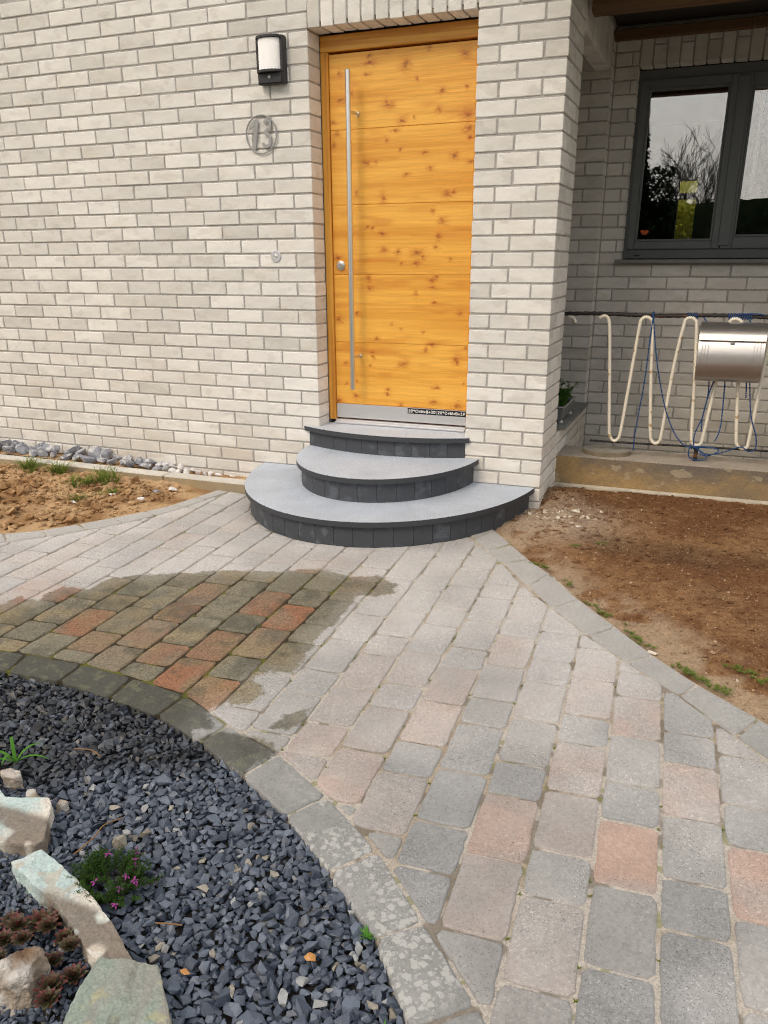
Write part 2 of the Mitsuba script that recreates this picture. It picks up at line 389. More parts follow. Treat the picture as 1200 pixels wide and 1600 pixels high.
mat('m_gravel', princ(proc(gravel_fn), .48, .6))
mat('m_gravel_bed', princ((.025, .024, .022), .95))

def soil_r_fn(p, n, uv):
    g = fbm(p.x * 3, p.y * 3, 0., 4); d = fbm(p.x * 26, p.y * 26, 4., 3); s = noise(p.x * 170, p.y * 170); t = noise(p.x * 420, p.y * 420)
    c = mix((.125, .060, .028), (.20, .112, .055), smoothstep(.38, .68, g * .55 + d * .45))
    c = mix(c, C3(.052, .030, .018), smoothstep(.5, .72, fbm(p.x * 2.1 + 5, p.y * 2.1, 8., 3)) * .5)
    lime = smoothstep(.55, .1, dr.sqrt(dr.square((p.x - 1.42) / 1.3) + dr.square(p.y + .18))) * smoothstep(.3, .6, d + .1)
    c = mix(c, C3(.40, .33, .26), lime * .6)
    edge = smoothstep(.16, .0, (p.x - 1.27) * .73 + (p.y + .42) * .68) * smoothstep(.3, .6, fbm(p.x * 9, p.y * 9, 2., 2))
    c = mix(c, C3(.36, .28, .20), edge * .6)
    c = mix(c, C3(.33, .22, .12), smoothstep(.86, .93, s) * .6)
    return c * (.58 + .4 * s + .5 * t)
mat('m_soil_r', bump(lambda p, n, uv: fbm(p.x * 60, p.y * 60, 0., 3) + .5 * noise(p.x * 260, p.y * 260), .006, princ(proc(soil_r_fn), .95, .15)))
def soil_l_fn(p, n, uv):
    g = fbm(p.x * 7, p.y * 7, p.z * 7, 3); s = noise(p.x * 200, p.y * 200, p.z * 200)
    c = mix((.25, .145, .07), (.41, .275, .155), smoothstep(.3, .7, g))
    return c * (.62 + .35 * s + .45 * uv.y)
mat('m_soil_l', bump(lambda p, n, uv: fbm(p.x * 70, p.y * 70, p.z * 70, 3), .005, princ(proc(soil_l_fn), .95, .15)))
mat('m_ground', princ(proc(lambda p, n, uv: mix((.06, .075, .03), (.12, .10, .06), fbm(p.x * .8, p.y * .8, 0., 3))), .95))
def chip_fn(p, n, uv):
    c = mix((.30, .19, .10), (.62, .56, .48), uv.x)
    return c * (.7 + .5 * noise(p.x * 200, p.y * 200, p.z * 200))
mat('m_chip', princ(proc(chip_fn), .9))

KNOTS = [(.294,2.45,1),(.3,2.416,1),(.645,2.467,1.2),(.841,2.421,1.3),(.509,2.394,1.6),(.116,2.377,1),(.284,2.363,.7),(.575,2.322,.7),(.721,2.255,1),(.859,2.265,.6),(.395,2.226,1),(.407,2.202,1),(.706,2.162,1.3),(.872,2.128,1.6),
 (.493,2.125,1.4),(.564,2.133,.6),(.118,2.248,.8),(.188,2.277,.8),(.068,2.133,.8),(.09,2.073,1.1),(.069,2.017,1.1),(.451,2.073,.7),(.393,2.036,.9),(.878,2.068,1.4),(.892,2.023,.9),(.483,1.978,.7),(.627,1.958,.7),(.326,1.921,.8),
 (.27,1.922,1.2),(.66,1.879,1),(.797,1.936,1.4),(.52,1.853,.6),(.375,1.733,1.6),(.762,1.744,1.3),(.798,1.75,1.2),(.206,1.766,1),(.896,1.9,.6),(.681,1.656,1),(.739,1.603,1.1),(.275,1.582,.6),(.307,1.571,.7),(.366,1.539,.8),
 (.717,1.523,1.4),(.377,1.456,1.1),(.705,1.46,.7),(.47,1.437,1.1),(.587,1.436,1.3),(.627,1.409,1),(.58,1.377,1.1),(.49,1.378,.7),(.789,1.397,.8),(.084,1.407,1),(.284,1.287,1.5),(.285,1.236,1.1),(.687,1.289,1.4),(.708,1.303,.9),
 (.68,1.241,.8),(.582,1.205,.9),(.698,1.16,.6),(.857,1.106,.9),(.202,1.086,.9),(.075,1.054,1.2),(.432,1.028,.6),(.486,1.001,.5),(.633,.987,.6),(.33,.943,.8),(.684,.917,.9),(.648,.882,1),(.9,.907,.7),(.84,.834,1.4),(.849,.818,.8),
 (.296,.866,.6),(.3,.834,.8),(.505,.8,1.4),(.121,.792,.9),(.285,.778,.6),(.717,.665,.8),(.12,.659,.7),(.401,.637,.7),(.403,.613,1),(.184,.59,1.3),(.704,.577,1),(.893,.697,.6),(.195,.685,.5),(.857,.561,1.6),(.483,.544,1.2),(.067,.547,1)]
def wood_fn(p, n, uv):
    x, z = p.x + .030 * (fbm(p.x * 34, 0., p.z * 34, 3) - .5), p.z + .022 * (fbm(p.x * 30, 5., p.z * 30, 3) - .5)
    core, halo, bend = mi.Float(0), mi.Float(0), mi.Float(0)
    for i, (kx, kz, s) in enumerate(KNOTS):
        r = .0086 * s; w = (1.0, 1.5, 2.1, 1.2, .8)[i * 7 % 5]; dk = (1.0, .55, .8, 1.0, .7)[i * 3 % 5]
        d2 = (dr.square((x - kx) / w) + dr.square(z - kz)) / (r * r)
        h = dr.exp(-d2 * .22); core = dr.maximum(core, dk * dr.exp(-d2 * 1.9)); halo = dr.maximum(halo, h)
        bend = bend + (z - kz) * h * 3
    zz = p.z + bend * .35
    g = fbm(p.x * 1.7 + uv.y * 9, uv.y * 13, zz * 46, 3); fine = noise(p.x * 14, uv.y * 7, zz * 330)
    band = noise(p.x * 1.1 + uv.y * 5, 3., zz * 11)
    c = mix((.80, .43, .075), (.66, .295, .036), smoothstep(.30, .80, g * .62 + band * .38))
    c = c * (.82 + .20 * fine + .12 * noise(p.x * 5, uv.y * 3, zz * 150))
    c = mix(c, C3(.50, .16, .018), smoothstep(.60, .82, fbm(p.x * 4 + uv.y * 31, 1., zz * 15, 3)) * .40)
    c = mix(c, C3(.46, .12, .014), halo * .75 * (.35 + 1.1 * noise(p.x * 70, 0., p.z * 120)))
    c = mix(c, C3(.17, .05, .014), core * .72)
    return c
mat('m_wood_door', princ(proc(wood_fn), .42, .4, clearcoat=.15, clearcoat_gloss=.6))
def frame_fn(p, n, uv):
    along = dr.select(uv.x > .5, p.z, p.x); across = dr.select(uv.x > .5, p.x, p.z)
    g = fbm(along * 1.6, across * 60, p.y * 60, 3)
    return mix((.72, .37, .065), (.54, .22, .030), smoothstep(.3, .75, g))
mat('m_wood_frame', princ(proc(frame_fn), .45, .4))
mat('m_beam', princ(proc(lambda p, n, uv: mix((.17, .09, .04), (.085, .045, .02), fbm(p.x * 2, p.y * 40, p.z * 40, 3))), .7))
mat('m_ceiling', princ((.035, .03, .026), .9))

def tread_fn(p, n, uv):
    s = noise(p.x * 420, p.y * 420, p.z * 420); t = noise(p.x * 900, p.y * 900, p.z * 900); g = fbm(p.x * 7, p.y * 7, p.z * 7, 3)
    top = C3(.40, .445, .515) * (.58 + .30 * s + .28 * t + .22 * g) 
    side = C3(.044, .049, .058) * (.7 + .5 * s)
    return dr.select(n.z > .6, top, side)
mat('m_tread', princ(proc(tread_fn), .55, .4))
def tile_fn(p, n, uv):
    s = noise(p.x * 300, p.y * 300, p.z * 300)
    blot = smoothstep(.50, .72, fbm(p.x * 15 + uv.y * 20, p.y * 15, p.z * 15, 3)) * uv.x
    c = mix(C3(.052, .058, .070), C3(.17, .195, .23), blot * (.3 + .7 * noise(p.x * 150, p.y * 150, p.z * 150)) * .8)
    return c * (.75 + .5 * s)
mat('m_tile', princ(proc(tile_fn), .6, .4))
mat('m_grout', princ((.20, .20, .20), .95))

def plinth_fn(p, n, uv):
    g = fbm(p.x * 3.2, p.y * 3.2, p.z * 5, 4); s = noise(p.x * 120, p.y * 120, p.z * 120); f = fbm(p.x * 14, p.y * 14, p.z * 22, 3)
    side = mix((.37, .255, .125), (.24, .185, .125), smoothstep(.35, .65, g))
    side = mix(side, C3(.15, .135, .12), smoothstep(.10, .23, p.z + .10 * (f - .5)) * smoothstep(.3, .62, fbm(p.x * 4, 2., p.z * 3, 3)) * .8)
    side = mix(side, C3(.50, .42, .30), smoothstep(.62, .75, f) * .5)
    top = mix((.36, .32, .28), (.27, .235, .20), f)
    return dr.select(n.z > .6, top, side) * (.82 + .3 * s)
mat('m_plinth', bump(lambda p, n, uv: fbm(p.x * 45, p.y * 45, p.z * 45, 3), .006, princ(proc(plinth_fn), .95, .15)))
def concrete_fn(p, n, uv):
    s = noise(p.x * 220, p.y * 220, p.z * 220); g = fbm(p.x * 6, p.y * 6, p.z * 6, 3)
    top = C3(.46, .44, .40) * (.75 + .4 * g + .15 * s); side = mix((.36, .28, .16), (.30, .25, .19), g) * (.8 + .3 * s)
    return dr.select(n.z > .6, top, side)
mat('m_kerb', princ(proc(concrete_fn), .95))
mat('m_ledge', princ(proc(lambda p, n, uv: C3(.50, .46, .38) * (.7 + .5 * fbm(p.x * 20, p.y * 20, p.z * 20, 3))), .95))
mat('m_lid', princ(proc(lambda p, n, uv: dr.select(n.z > .6, C3(.25, .235, .21), C3(.22, .185, .13)) * (.7 + .5 * fbm(p.x * 25, p.y * 25, p.z * 25, 3))), .95))
mat('m_coping', princ(proc(lambda p, n, uv: C3(.20, .21, .205) * (.8 + .35 * fbm(p.x * 20, p.y * 20, p.z * 20, 3))), .6))

def rock_fn(p, n, uv):
    g = fbm(p.x * 9, p.y * 9, p.z * 9, 4); h = fbm(p.x * 30 + 4, p.y * 30, p.z * 30, 3); s = noise(p.x * 260, p.y * 260, p.z * 260)
    a = mix((.56, .53, .48), (.40, .50, .50), smoothstep(.42, .62, g)); a = mix(a, C3(.42, .33, .24), smoothstep(.60, .75, h) * .5)
    brown = smoothstep(.42, .55, uv.y) * smoothstep(.30, .44, fbm(p.x * 18, p.y * 18, 3., 2)) * smoothstep(1.0, .92, uv.y)
    a = mix(a, C3(.165, .135, .11), brown * .9)
    k = fbm(p.x * 22 + p.y * 12, p.y * 4 - p.x * 4, p.z * 10, 3)
    b = mix((.245, .245, .225), (.235, .285, .25), smoothstep(.35, .6, k)); b = mix(b, C3(.36, .34, .20), smoothstep(.6, .75, h) * .6)
    b = mix(b, C3(.12, .115, .10), smoothstep(.55, .72, fbm(p.x * 34 + p.y * 18, p.y * 8 - p.x * 8, 1., 3)) * .6)
    return mix(a, b, uv.x) * (.75 + .4 * s) 
rough_b = lambda p, n, uv: fbm(p.x * 40, p.y * 40, p.z * 40, 4) + .3 * noise(p.x * 300, p.y * 300, p.z * 300)
mat('m_rock', bump(rough_b, .006, princ(proc(rock_fn), .85, .3)))
def lime_fn(p, n, uv):
    g = fbm(p.x * 22, p.y * 22, p.z * 22, 3); h = fbm(p.x * 60, p.y * 60, p.z * 60, 2)
    c = mix((.42, .40, .38), (.28, .235, .19), smoothstep(.4, .65, g)); c = mix(c, C3(.14, .085, .05), smoothstep(.04, .0, dr.sqrt(dr.square(p.x - 1.10) + dr.square(p.y + 3.69)) - .010))  # hollow is colour only: a round dark brown spot, no dip modelled
    return c * (.75 + .45 * h)
mat('m_limestone', bump(rough_b, .006, princ(proc(lime_fn), .9)))
def rubble_fn(p, n, uv):
    g = fbm(p.x * 28, p.y * 28, p.z * 28, 3); v = smoothstep(.55, .62, fbm(p.x * 40, p.y * 40 + uv.y * 9, p.z * 40, 3))
    c = mix(mix((.17, .185, .225), (.33, .34, .38), g), C3(.66, .65, .65), smoothstep(.35, .8, uv.x + .25 * (g - .5)))
    return mix(c, C3(.68, .67, .67), v * .55) * (.8 + .3 * noise(p.x * 200, p.y * 200, p.z * 200))
mat('m_rubble', bump(rough_b, .004, princ(proc(rubble_fn), .85)))

mat('m_black_plastic', princ((.022, .022, .026), .45, .45))
mat('m_white_glass', princ((.90, .90, .92), .25, .5))
mat('m_steel', princ((.72, .72, .73), .30, .5, .95))
mat('m_grey_metal', princ((.50, .51, .53), .42, .5, .7))
mat('m_number', princ((.30, .305, .31), .45, .5, .3))
mat('m_alu', princ((.60, .61, .64), .42, .5, .65))
mat('m_box', princ(proc(lambda p, n, uv: C3(.60, .585, .58) * (.93 + .1 * noise(p.x * 6, p.y * 6, p.z * 500))), .36, .5, .9))
mat('m_rail', princ(proc(lambda p, n, uv: mix((.018, .016, .016), (.13, .045, .02), smoothstep(.66, .74, fbm(p.x * 18, p.y * 40, p.z * 40, 2)))), .6))
mat('m_cream', princ(proc(lambda p, n, uv: mix((.78, .74, .64), (.50, .36, .20), smoothstep(.72, .80, fbm(p.x * 25, p.y * 25, p.z * 25, 2)))), .5))
mat('m_cable', princ((.02, .065, .20), .6))
mat('m_sticker', princ((.012, .013, .018), .35))
mat('m_print', princ((.80, .80, .80), .6))
mat('m_window_frame', princ((.135, .15, .155), .45, .4))
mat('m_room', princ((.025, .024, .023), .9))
mat('m_curtain', princ((.75, .73, .70), .9))
mat('m_orange', princ((.55, .10, .02), .6))
mat('m_zinc', princ((.20, .22, .23), .5, .5, .5))
mat('m_earth', princ((.03, .022, .015), .95))
scene['m_glass'] = {'type': 'thindielectric', 'int_ior': 3.0, 'ext_ior': 1.0}
def leafmat(key, c, tr=.5): scene[key] = {'type': 'principledthin', 'base_color': rgb(*c), 'roughness': .6, 'diff_trans': tr, 'spec_trans': 0.0}
leafmat('m_grass', (.15, .20, .045)); leafmat('m_leaf', (.06, .15, .03)); leafmat('m_heather', (.036, .075, .018)); leafmat('m_bulb_leaf', (.09, .24, .04))
leafmat('m_flower', (.40, .08, .34)); leafmat('m_hedge', (.26, .27, .035)); leafmat('m_conifer', (.014, .022, .012), .1); leafmat('m_moss', (.16, .19, .03))
mat('m_bark', princ((.03, .025, .02), .9)); mat('m_twig', princ((.20, .11, .05), .9))
def semp_fn(p, n, uv): return mix(mix((.045, .030, .02), (.07, .07, .032), uv.y), C3(.13, .014, .018), smoothstep(.45, 1.0, uv.x))
mat('m_houseleek', princ(proc(semp_fn), .5))

# ------------------------------------------------------------------ the house: walls of bricks, door, window
HC, ZT = .081021, 2.57                       # brick course and the door lintel's underside
H = 'brick_house'
tag(H, 'pale grey brick house with a knotty honey-coloured wooden front door', 'house')
def zc(i): return ZT - HC * i - .0052, ZT - HC * (i + 1) + .0052
def tint():
    return [float(np.clip(RNG.normal(.62, .30), 0, 1)), RNG.random()]
def brick(x0, x1, y0, y1, z0, z1):
    j = RNG.normal(0, .0008, 3)
    m = cbox((x0 + j[0], y0, z0), (x1 + j[0], y1, z1 + j[2] * .6), .0028, .0007)
    return (m, tint(), ((x0 + x1) / 2, (y0 + y1) / 2, (z0 + z1) / 2))
J = .0105

# front wall left of the door
items = []
for i in range(-4, 33):
    z1, z0 = zc(i); x = 0.0
    first = True
    while x > -3.1:
        w = (.115 if i % 2 == 0 else .2395) if first else .2395
        d = .146 if first else .09
        yo = RNG.normal(0, .0009)
        items.append(brick(x - w, x - (0 if first else 0), yo, d, z0, z1)); x -= w + J; first = False
pieces(H + '__wall__brick', items, 'm_brick')
body = [cbox((-5, .006, -.4), (-.004, 6.2, 5.4), .001), cbox((-.003, .0065, ZT + .03), (1.412, .44, 5.4), .001), cbox((-.003, .26, -.3), (.975, 6.2, ZT + .02), .001), cbox((-.002, .445, 2.98), (4.6, 6.2, 5.4), .001)]
put(H + '__wall', cat(body), 'm_mortar')
# soldier course over the door
items = []
for k in range(12):
    x0 = .002 + k * .0797
    if k % 3 == 0:
        items += [brick(x0, x0 + .0692, 0, .15, ZT + .004, ZT + .148), brick(x0, x0 + .0692, 0, .15, ZT + .158, ZT + .240)]
    else: items.append(brick(x0, x0 + .0692, RNG.normal(0, .001), .15, ZT + .004 + RNG.normal(0, .001), ZT + .240))
pieces(H + '__lintel__brick', items, 'm_brick')

# pillar right of the door
items, X0, X1 = [], .9582, 1.4167
for i in range(-4, 32):
    z1, z0 = zc(i); a = lambda s: X0 + s
    if i % 2 == 0:
        items += [brick(a(0), a(.1125), 0, .146, z0, z1), brick(a(.123), a(.335), RNG.normal(0, .0008), .09, z0, z1), brick(a(.3455), X1, 0, .21, z0, z1), brick(X1 - .09, X1, .2205, .43, z0, z1)]
    else:
        items += [brick(a(0), a(.2055), 0, .146, z0, z1), brick(a(.216), X1, 0, .105, z0, z1), brick(X1 - .09, X1, .1155, .32, z0, z1), brick(X1 - .09, X1, .3305, .43, z0, z1)]
pieces(H + '__pillar__brick', items, 'm_brick')
put(H + '__pillar', cbox((X0 + .004, .006, -.4), (X1 - .005, .425, 3.0), .001), 'm_mortar')
tag(H + '__pillar', 'square brick pillar right of the front door')

# porch: pilaster, window wall, low wall with coping
YP, YW = 1.54, 1.66
items = []
for i in range(-2, 34):
    z1, z0 = zc(i)
    cuts = [1.02, 1.17, X1] if i % 2 == 0 else [1.02, 1.29, X1]
    for p, q in zip(cuts[:-1], cuts[1:]): items.append(brick(p + .005, q - (0 if q == X1 else .005), YP, YP + (.125 if q == X1 else .09), z0, z1))
WX0, WZ0, WZ1 = 1.568, 1.392, 2.56          # window opening
for i in range(-2, 34):
    z1, z0 = zc(i); k = 0
    x = 1.424; e = 1.642 if i % 2 == 0 else 1.532
    while x < 4.3:
        p, q = x, e - J; x = e; e += .2555
        zm = (z0 + z1) / 2
        if WZ0 - .03 < zm < WZ1 + .17:
            if p >= WX0: continue
            q = min(q, WX0)
        deep = .125 if q >= WX0 - 1e-6 and WZ0 - .03 < zm < WZ1 else .09
        items.append(brick(p, q, YW + RNG.normal(0, .0012), YW + deep, z0, z1))
for k in range(34):
    x0 = WX0 + .012 + k * .0815
    zt = WZ1 + .160
    if k % 2: items += [brick(x0, x0 + .071, YW, YW + .12, WZ1 + .004, WZ1 + .116), brick(x0, x0 + .071, YW, YW + .12, WZ1 + .126, zt)]
    else: items.append(brick(x0, x0 + .071, YW, YW + .12, WZ1 + .004, zt))
pieces(H + '__porch_wall__brick', items, 'm_brick')
bw = [cbox((.98, YP + .006, -.9), (X1 - .004, 1.85, 2.98), .001), cbox((X1 - .003, YW + .006, -.9), (WX0 - .004, 1.85, 2.98), .001), cbox((WX0 - .003, YW + .0065, -.9), (4.6, 1.85, WZ0 - .02), .001),
      cbox((WX0 - .003, YW + .0065, WZ1 + .02), (4.6, 1.85, 2.979), .001), cbox((3.05, YW + .007, WZ0 - .019), (4.6, 1.85, WZ1 + .019), .001)]
put(H + '__porch_wall', cat(bw), 'm_mortar')
items = []
for i in range(27, 34):
    z1, z0 = zc(i); y = .44 if i % 2 else .32
    while y < YP:
        a, b = max(y, .435), min(y + .2395, YP - .004)
        if b - a > .03: items.append(brick(X1 - .10, X1 + RNG.normal(0, .001), a, b, z0, z1))
        y += .25
pieces(H + '__low_wall__brick', items, 'm_brick')
put(H + '__low_wall', cbox((1.16, .43, -.9), (X1 - .005, YP + .002, .381), .001), 'm_mortar')
put(H + '__low_wall__coping', cbox((1.15, .548, .384), (1.452, 1.505, .409), .002, .0008), 'm_coping')
# brick beam from the pillar to the pilaster, porch ceiling with its timbers
items = []
y = .44
while y < YP - .05:
    items.append(brick(X1 - .10, X1, y, y + .071, 2.53, 2.765)); y += .0815
for i in range(-3, -1):
    pass
pieces(H + '__porch_beam__brick', items, 'm_brick')
put(H + '__porch_beam', cbox((1.18, .43, 2.535), (X1 - .005, YP + .003, 2.979), .001), 'm_mortar')
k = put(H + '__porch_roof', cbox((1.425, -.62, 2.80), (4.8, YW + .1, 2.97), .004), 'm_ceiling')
put(H + '__porch_roof__beam', cbox((1.445, .43, 2.603), (4.7, .53, 2.80), .004), 'm_beam')
put(H + '__porch_roof__beam', cbox((1.405, 1.545, 2.702), (2.238, 1.605, 2.755), .003), 'm_beam')
put(H + '__porch_roof__beam', cbox((2.242, 1.545, 2.704), (4.6, 1.607, 2.757), .003), 'm_beam')
for k in range(7):
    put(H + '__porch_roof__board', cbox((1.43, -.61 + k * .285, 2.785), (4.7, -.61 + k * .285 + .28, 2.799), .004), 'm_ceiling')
put(H + '__added_shade_wall', cbox((3.30, -.35, -.4), (3.6, YW - .002, 2.78), .004), 'm_brick', uv=[.4, .5])  # unseen wall added at the right to darken the porch

# front door
D = H + '__door'
tag(D, 'honey-coloured knotty pine front door with a long steel bar handle')
YF, YL = .150, .163
put(D + '__frame', cbox((.001, YF, .432), (.046, .255, 2.486), .003), 'm_wood_frame', uv=[1, 0])
put(D + '__frame', cbox((.001, YF - .001, 2.487), (.9575, .256, 2.566), .003), 'm_wood_frame', uv=[0, 0])
put(D + '__frame', cbox((.915, YF, .432), (.9575, .255, 2.486), .003), 'm_wood_frame', uv=[1, 0])
put(D + '__leaf', cbox((.051, YL + .006, .445), (.911, .24, 2.474), .002), 'm_wood_frame', uv=[0, 0])
zs = [.537, .9185, 1.3135, 1.7015, 2.0965, 2.4755]
for a, b in zip(zs[:-1], zs[1:]):
    put(D + '__panel', cbox((.050, YL, a + .0011), (.912, YL + .03, b - .0011), .0016), 'm_wood_door', uv=[0, RNG.random()])
put(D + '__kick_plate', cbox((.050, YL - .0025, .446), (.912, YL + .02, .5345), .001), 'm_alu')
put(D + '__threshold', cat([cbox((.046, .145, .412), (.915, .25, .436), .003), cbox((.046, .125, .412), (.915, .1449, .424), .003)]), 'm_alu')
hx, hy = .2085, .062
put(D + '__handle', rounded_bar((hx, hy, .643), (hx, hy, 2.376), .0145, .002, 20), 'm_steel', smooth=40)
for z in (2.172, .838):
    put(D + '__handle__bracket', cat([cyl((hx, hy + .008, z), (hx + .013, YL - .002, z), .0085, 14), cyl((hx + .012, YL - .006, z), (hx + .013, YL, z), .0125, 16)]), 'm_steel', smooth=40)
lk = (.100, YL, 1.367)
put(D + '__lock', cat([tube([(lk[0], YL, lk[2]), (lk[0], YL - .010, lk[2]), (lk[0], YL - .013, lk[2])], [.027, .027, .023], 28), cyl((lk[0], YL - .012, lk[2] + .004), (lk[0], YL - .018, lk[2] + .004), .0095, 16), cbox((lk[0] - .0045, YL - .0175, lk[2] - .014), (lk[0] + .0045, YL - .012, lk[2] + .002), .001)]), 'm_steel', smooth=40)
put(D + '__lock__keyhole', cbox((lk[0] - .0012, YL - .0192, lk[2] - .001), (lk[0] + .0012, YL - .017, lk[2] + .010), .0003), 'm_black_plastic')

# stickers with the blessing of the house
for k, (x0, x1, txt, lab) in enumerate([(.536, .7235, '20*C+M+B+20', 'black door sticker reading 20*C+M+B+20, left of the other strip'), (.7265, .911, '20*C+M+B+19', 'black door sticker ending in +19 beside the right door edge')]):
    s = 'door_sticker' if k == 0 else 'door_sticker_001'; count['door_sticker'] = k + 1
    scene[s] = ply(cbox((x0, YL - .0042, .499), (x1, YL - .0027, .5325), .0003), 'm_sticker')
    m = meshkit.text_mesh(txt, .0175, .0004, bold=True); v = np.array(m.vertices)
    w = v[:, 0].max() - v[:, 0].min(); v[:, 0] = (v[:, 0] - v[:, 0].min()) * (x1 - x0 - .012) / w + x0 + .006; v[:, 1] += .507
    put(s + '__lettering', front((v, np.array(m.faces)), YL - .0042), 'm_print')
    tag(s, lab, 'sticker')

# porch window: frame, two sashes, panes, sill
W = H + '__window'
tag(W, 'grey two-casement porch window reflecting bare trees')
YG = 1.775
def sash(x0, x1, z0, z1, t, y):
    parts = [cbox((x0, y, z0), (x0 + t, y + .06, z1), .004), cbox((x1 - t, y, z0), (x1, y + .06, z1), .004), cbox((x0 + t, y + .0005, z0), (x1 - t, y + .06, z0 + t), .004), cbox((x0 + t, y + .0005, z1 - t), (x1 - t, y + .06, z1), .004)]
    b = t + .014
    parts += [cbox((x0 + t, y + .012, z0 + t), (x0 + b, y + .06, z1 - t), .002), cbox((x1 - b, y + .012, z0 + t), (x1 - t, y + .06, z1 - t), .002), cbox((x0 + b, y + .0125, z0 + t), (x1 - b, y + .06, z0 + b), .002), cbox((x0 + b, y + .0125, z1 - b), (x1 - b, y + .06, z1 - t), .002)]
    return cat(parts)
WXE = 3.04
put(W + '__frame', cat([cbox((WX0, YG, WZ0), (WX0 + .035, 1.85, WZ1), .004), cbox((WXE - .035, YG, WZ0), (WXE, 1.85, WZ1), .004), cbox((WX0 + .035, YG + .0005, WZ0), (WXE - .035, 1.85, WZ0 + .072), .004), cbox((WX0 + .035, YG + .0005, WZ1 - .07), (WXE - .035, 1.85, WZ1), .004)]), 'm_window_frame')
for x0, x1 in ((1.588, 2.197), (2.203, 3.02)):
    t = .052 if x0 < 2 else .075
    s = put(W + '__sash', sash(x0, x1, WZ0 + .062, WZ1 - .062, t, YG - .022), 'm_window_frame')
put(W + '__sash_cover', cbox((2.187, YG - .032, WZ0 + .080), (2.262, YG - .0225, WZ1 - .075), .004), 'm_window_frame')
put(W + '__drain_cap', cbox((1.645, YG - .004, WZ0 + .018), (1.683, YG, WZ0 + .026), .001), 'm_black_plastic')
put(W + '__pane', cbox((1.655, YG + .004, WZ0 + .13), (2.14, YG + .0045, WZ1 - .128), .0001), 'm_glass')
scene[W + '__pane'] = {'type': 'rectangle', 'to_world': T().translate([1.895, YG + .004, (WZ0 + WZ1) / 2]).rotate([1, 0, 0], 90).scale([.262, .462, 1]), 'bsdf': {'type': 'ref', 'id': 'm_glass'}}
scene[W + '__pane_001'] = {'type': 'rectangle', 'to_world': T().translate([2.612, YG + .004, (WZ0 + WZ1) / 2]).rotate([1, 0, 0], 90).scale([.345, .462, 1]), 'bsdf': {'type': 'ref', 'id': 'm_glass'}}
put(W + '__sill', cbox((1.535, 1.60, 1.364), (3.08, 1.83, 1.388), .003), 'm_coping')
# the room behind it, with a window in its far wall
RX0, RX1, RY0, RY1 = .99, 4.5, 1.852, 5.95
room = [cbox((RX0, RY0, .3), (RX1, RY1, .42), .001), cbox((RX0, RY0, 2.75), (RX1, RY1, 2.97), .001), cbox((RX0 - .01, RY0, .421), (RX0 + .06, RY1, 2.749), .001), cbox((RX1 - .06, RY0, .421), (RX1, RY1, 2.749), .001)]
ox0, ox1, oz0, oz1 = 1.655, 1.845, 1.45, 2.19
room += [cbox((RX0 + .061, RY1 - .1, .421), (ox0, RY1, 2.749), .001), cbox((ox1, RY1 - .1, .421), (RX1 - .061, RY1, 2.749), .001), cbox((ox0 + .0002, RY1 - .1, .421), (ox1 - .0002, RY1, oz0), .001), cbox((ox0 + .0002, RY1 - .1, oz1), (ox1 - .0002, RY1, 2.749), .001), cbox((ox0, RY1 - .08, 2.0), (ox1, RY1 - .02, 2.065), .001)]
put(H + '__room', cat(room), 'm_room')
put(W + '__curtain', cbox((2.335, 1.90, 1.80), (2.36, 1.93, 2.42), .006), 'm_curtain')
put(W + '__lamp_shade', cbox((2.355, 2.05, 1.775), (2.415, 2.11, 1.86), .006), 'm_curtain')
# butterfly on the pane
bf = []
for sx, sz, a in ((-1, .3, .028), (1, .15, .030), (-.8, -.7, .020), (.8, -.8, .021)):
    m = leaf(a, a * .42, .1, 0.); bf.append(place(m, (1.699, YG - .002, 1.566), math.atan2(0, sx), math.atan2(sz, abs(sx)), 1.57))
bf.append(tube([(1.699, YG - .003, 1.553), (1.701, YG - .003, 1.582)], [.002, .0025], 6))
k = put('butterfly_sticker', cat(bf), 'm_orange'); tag(k, 'small orange butterfly sticker low on the window pane', 'butterfly')

# ------------------------------------------------------------------ wall lamp, house number, bell
L = 'wall_lamp'; tag(L, 'black wall lamp with a white curved diffuser left of the door', 'lamp')
lx0, lx1, lz0, lz1 = -.293, -.127, 2.318, 2.550; lc, la = (lx0 + lx1) / 2, (lx1 - lx0) / 2
def halfcyl(ax, dep, z0, z1, y, n=20):
    t = np.linspace(np.pi, 2 * np.pi, n); P = np.c_[lc + ax * np.cos(t), y + dep * np.sin(t)]
    return slab(ccw(P), z0, z1, .002, bottom=True)
put(L + '__back_plate', cbox((lx0, -.046, lz0), (lx1, -.001, lz1), .006), 'm_black_plastic')
put(L + '__diffuser', halfcyl(la - .016, .044, 2.384, 2.533, -.046), 'm_white_glass', smooth=50)
put(L + '__cap', halfcyl(la - .004, .053, 2.534, 2.546, -.046), 'm_black_plastic', smooth=40)
put(L + '__cap', halfcyl(la - .006, .052, 2.371, 2.383, -.046), 'm_black_plastic', smooth=40)
put(L + '__side_rail', cbox((lx0 + .002, -.056, 2.372), (lx0 + .015, -.0455, 2.545), .002), 'm_black_plastic')
put(L + '__side_rail', cbox((lx1 - .015, -.056, 2.372), (lx1 - .002, -.0455, 2.545), .002), 'm_black_plastic')
put(L + '__sensor_panel', slab(ccw(np.c_[[lx0 + .004, lx1 - .004, lx1 - .012, lx0 + .012], [-.046, -.046, -.062, -.062]]), 2.322, 2.3705, .003), 'm_black_plastic')
put(L + '__sensor', dome((lc, -.061, 2.350), .0105, (0, -1, 0), .9), 'm_grey_metal', smooth=True)

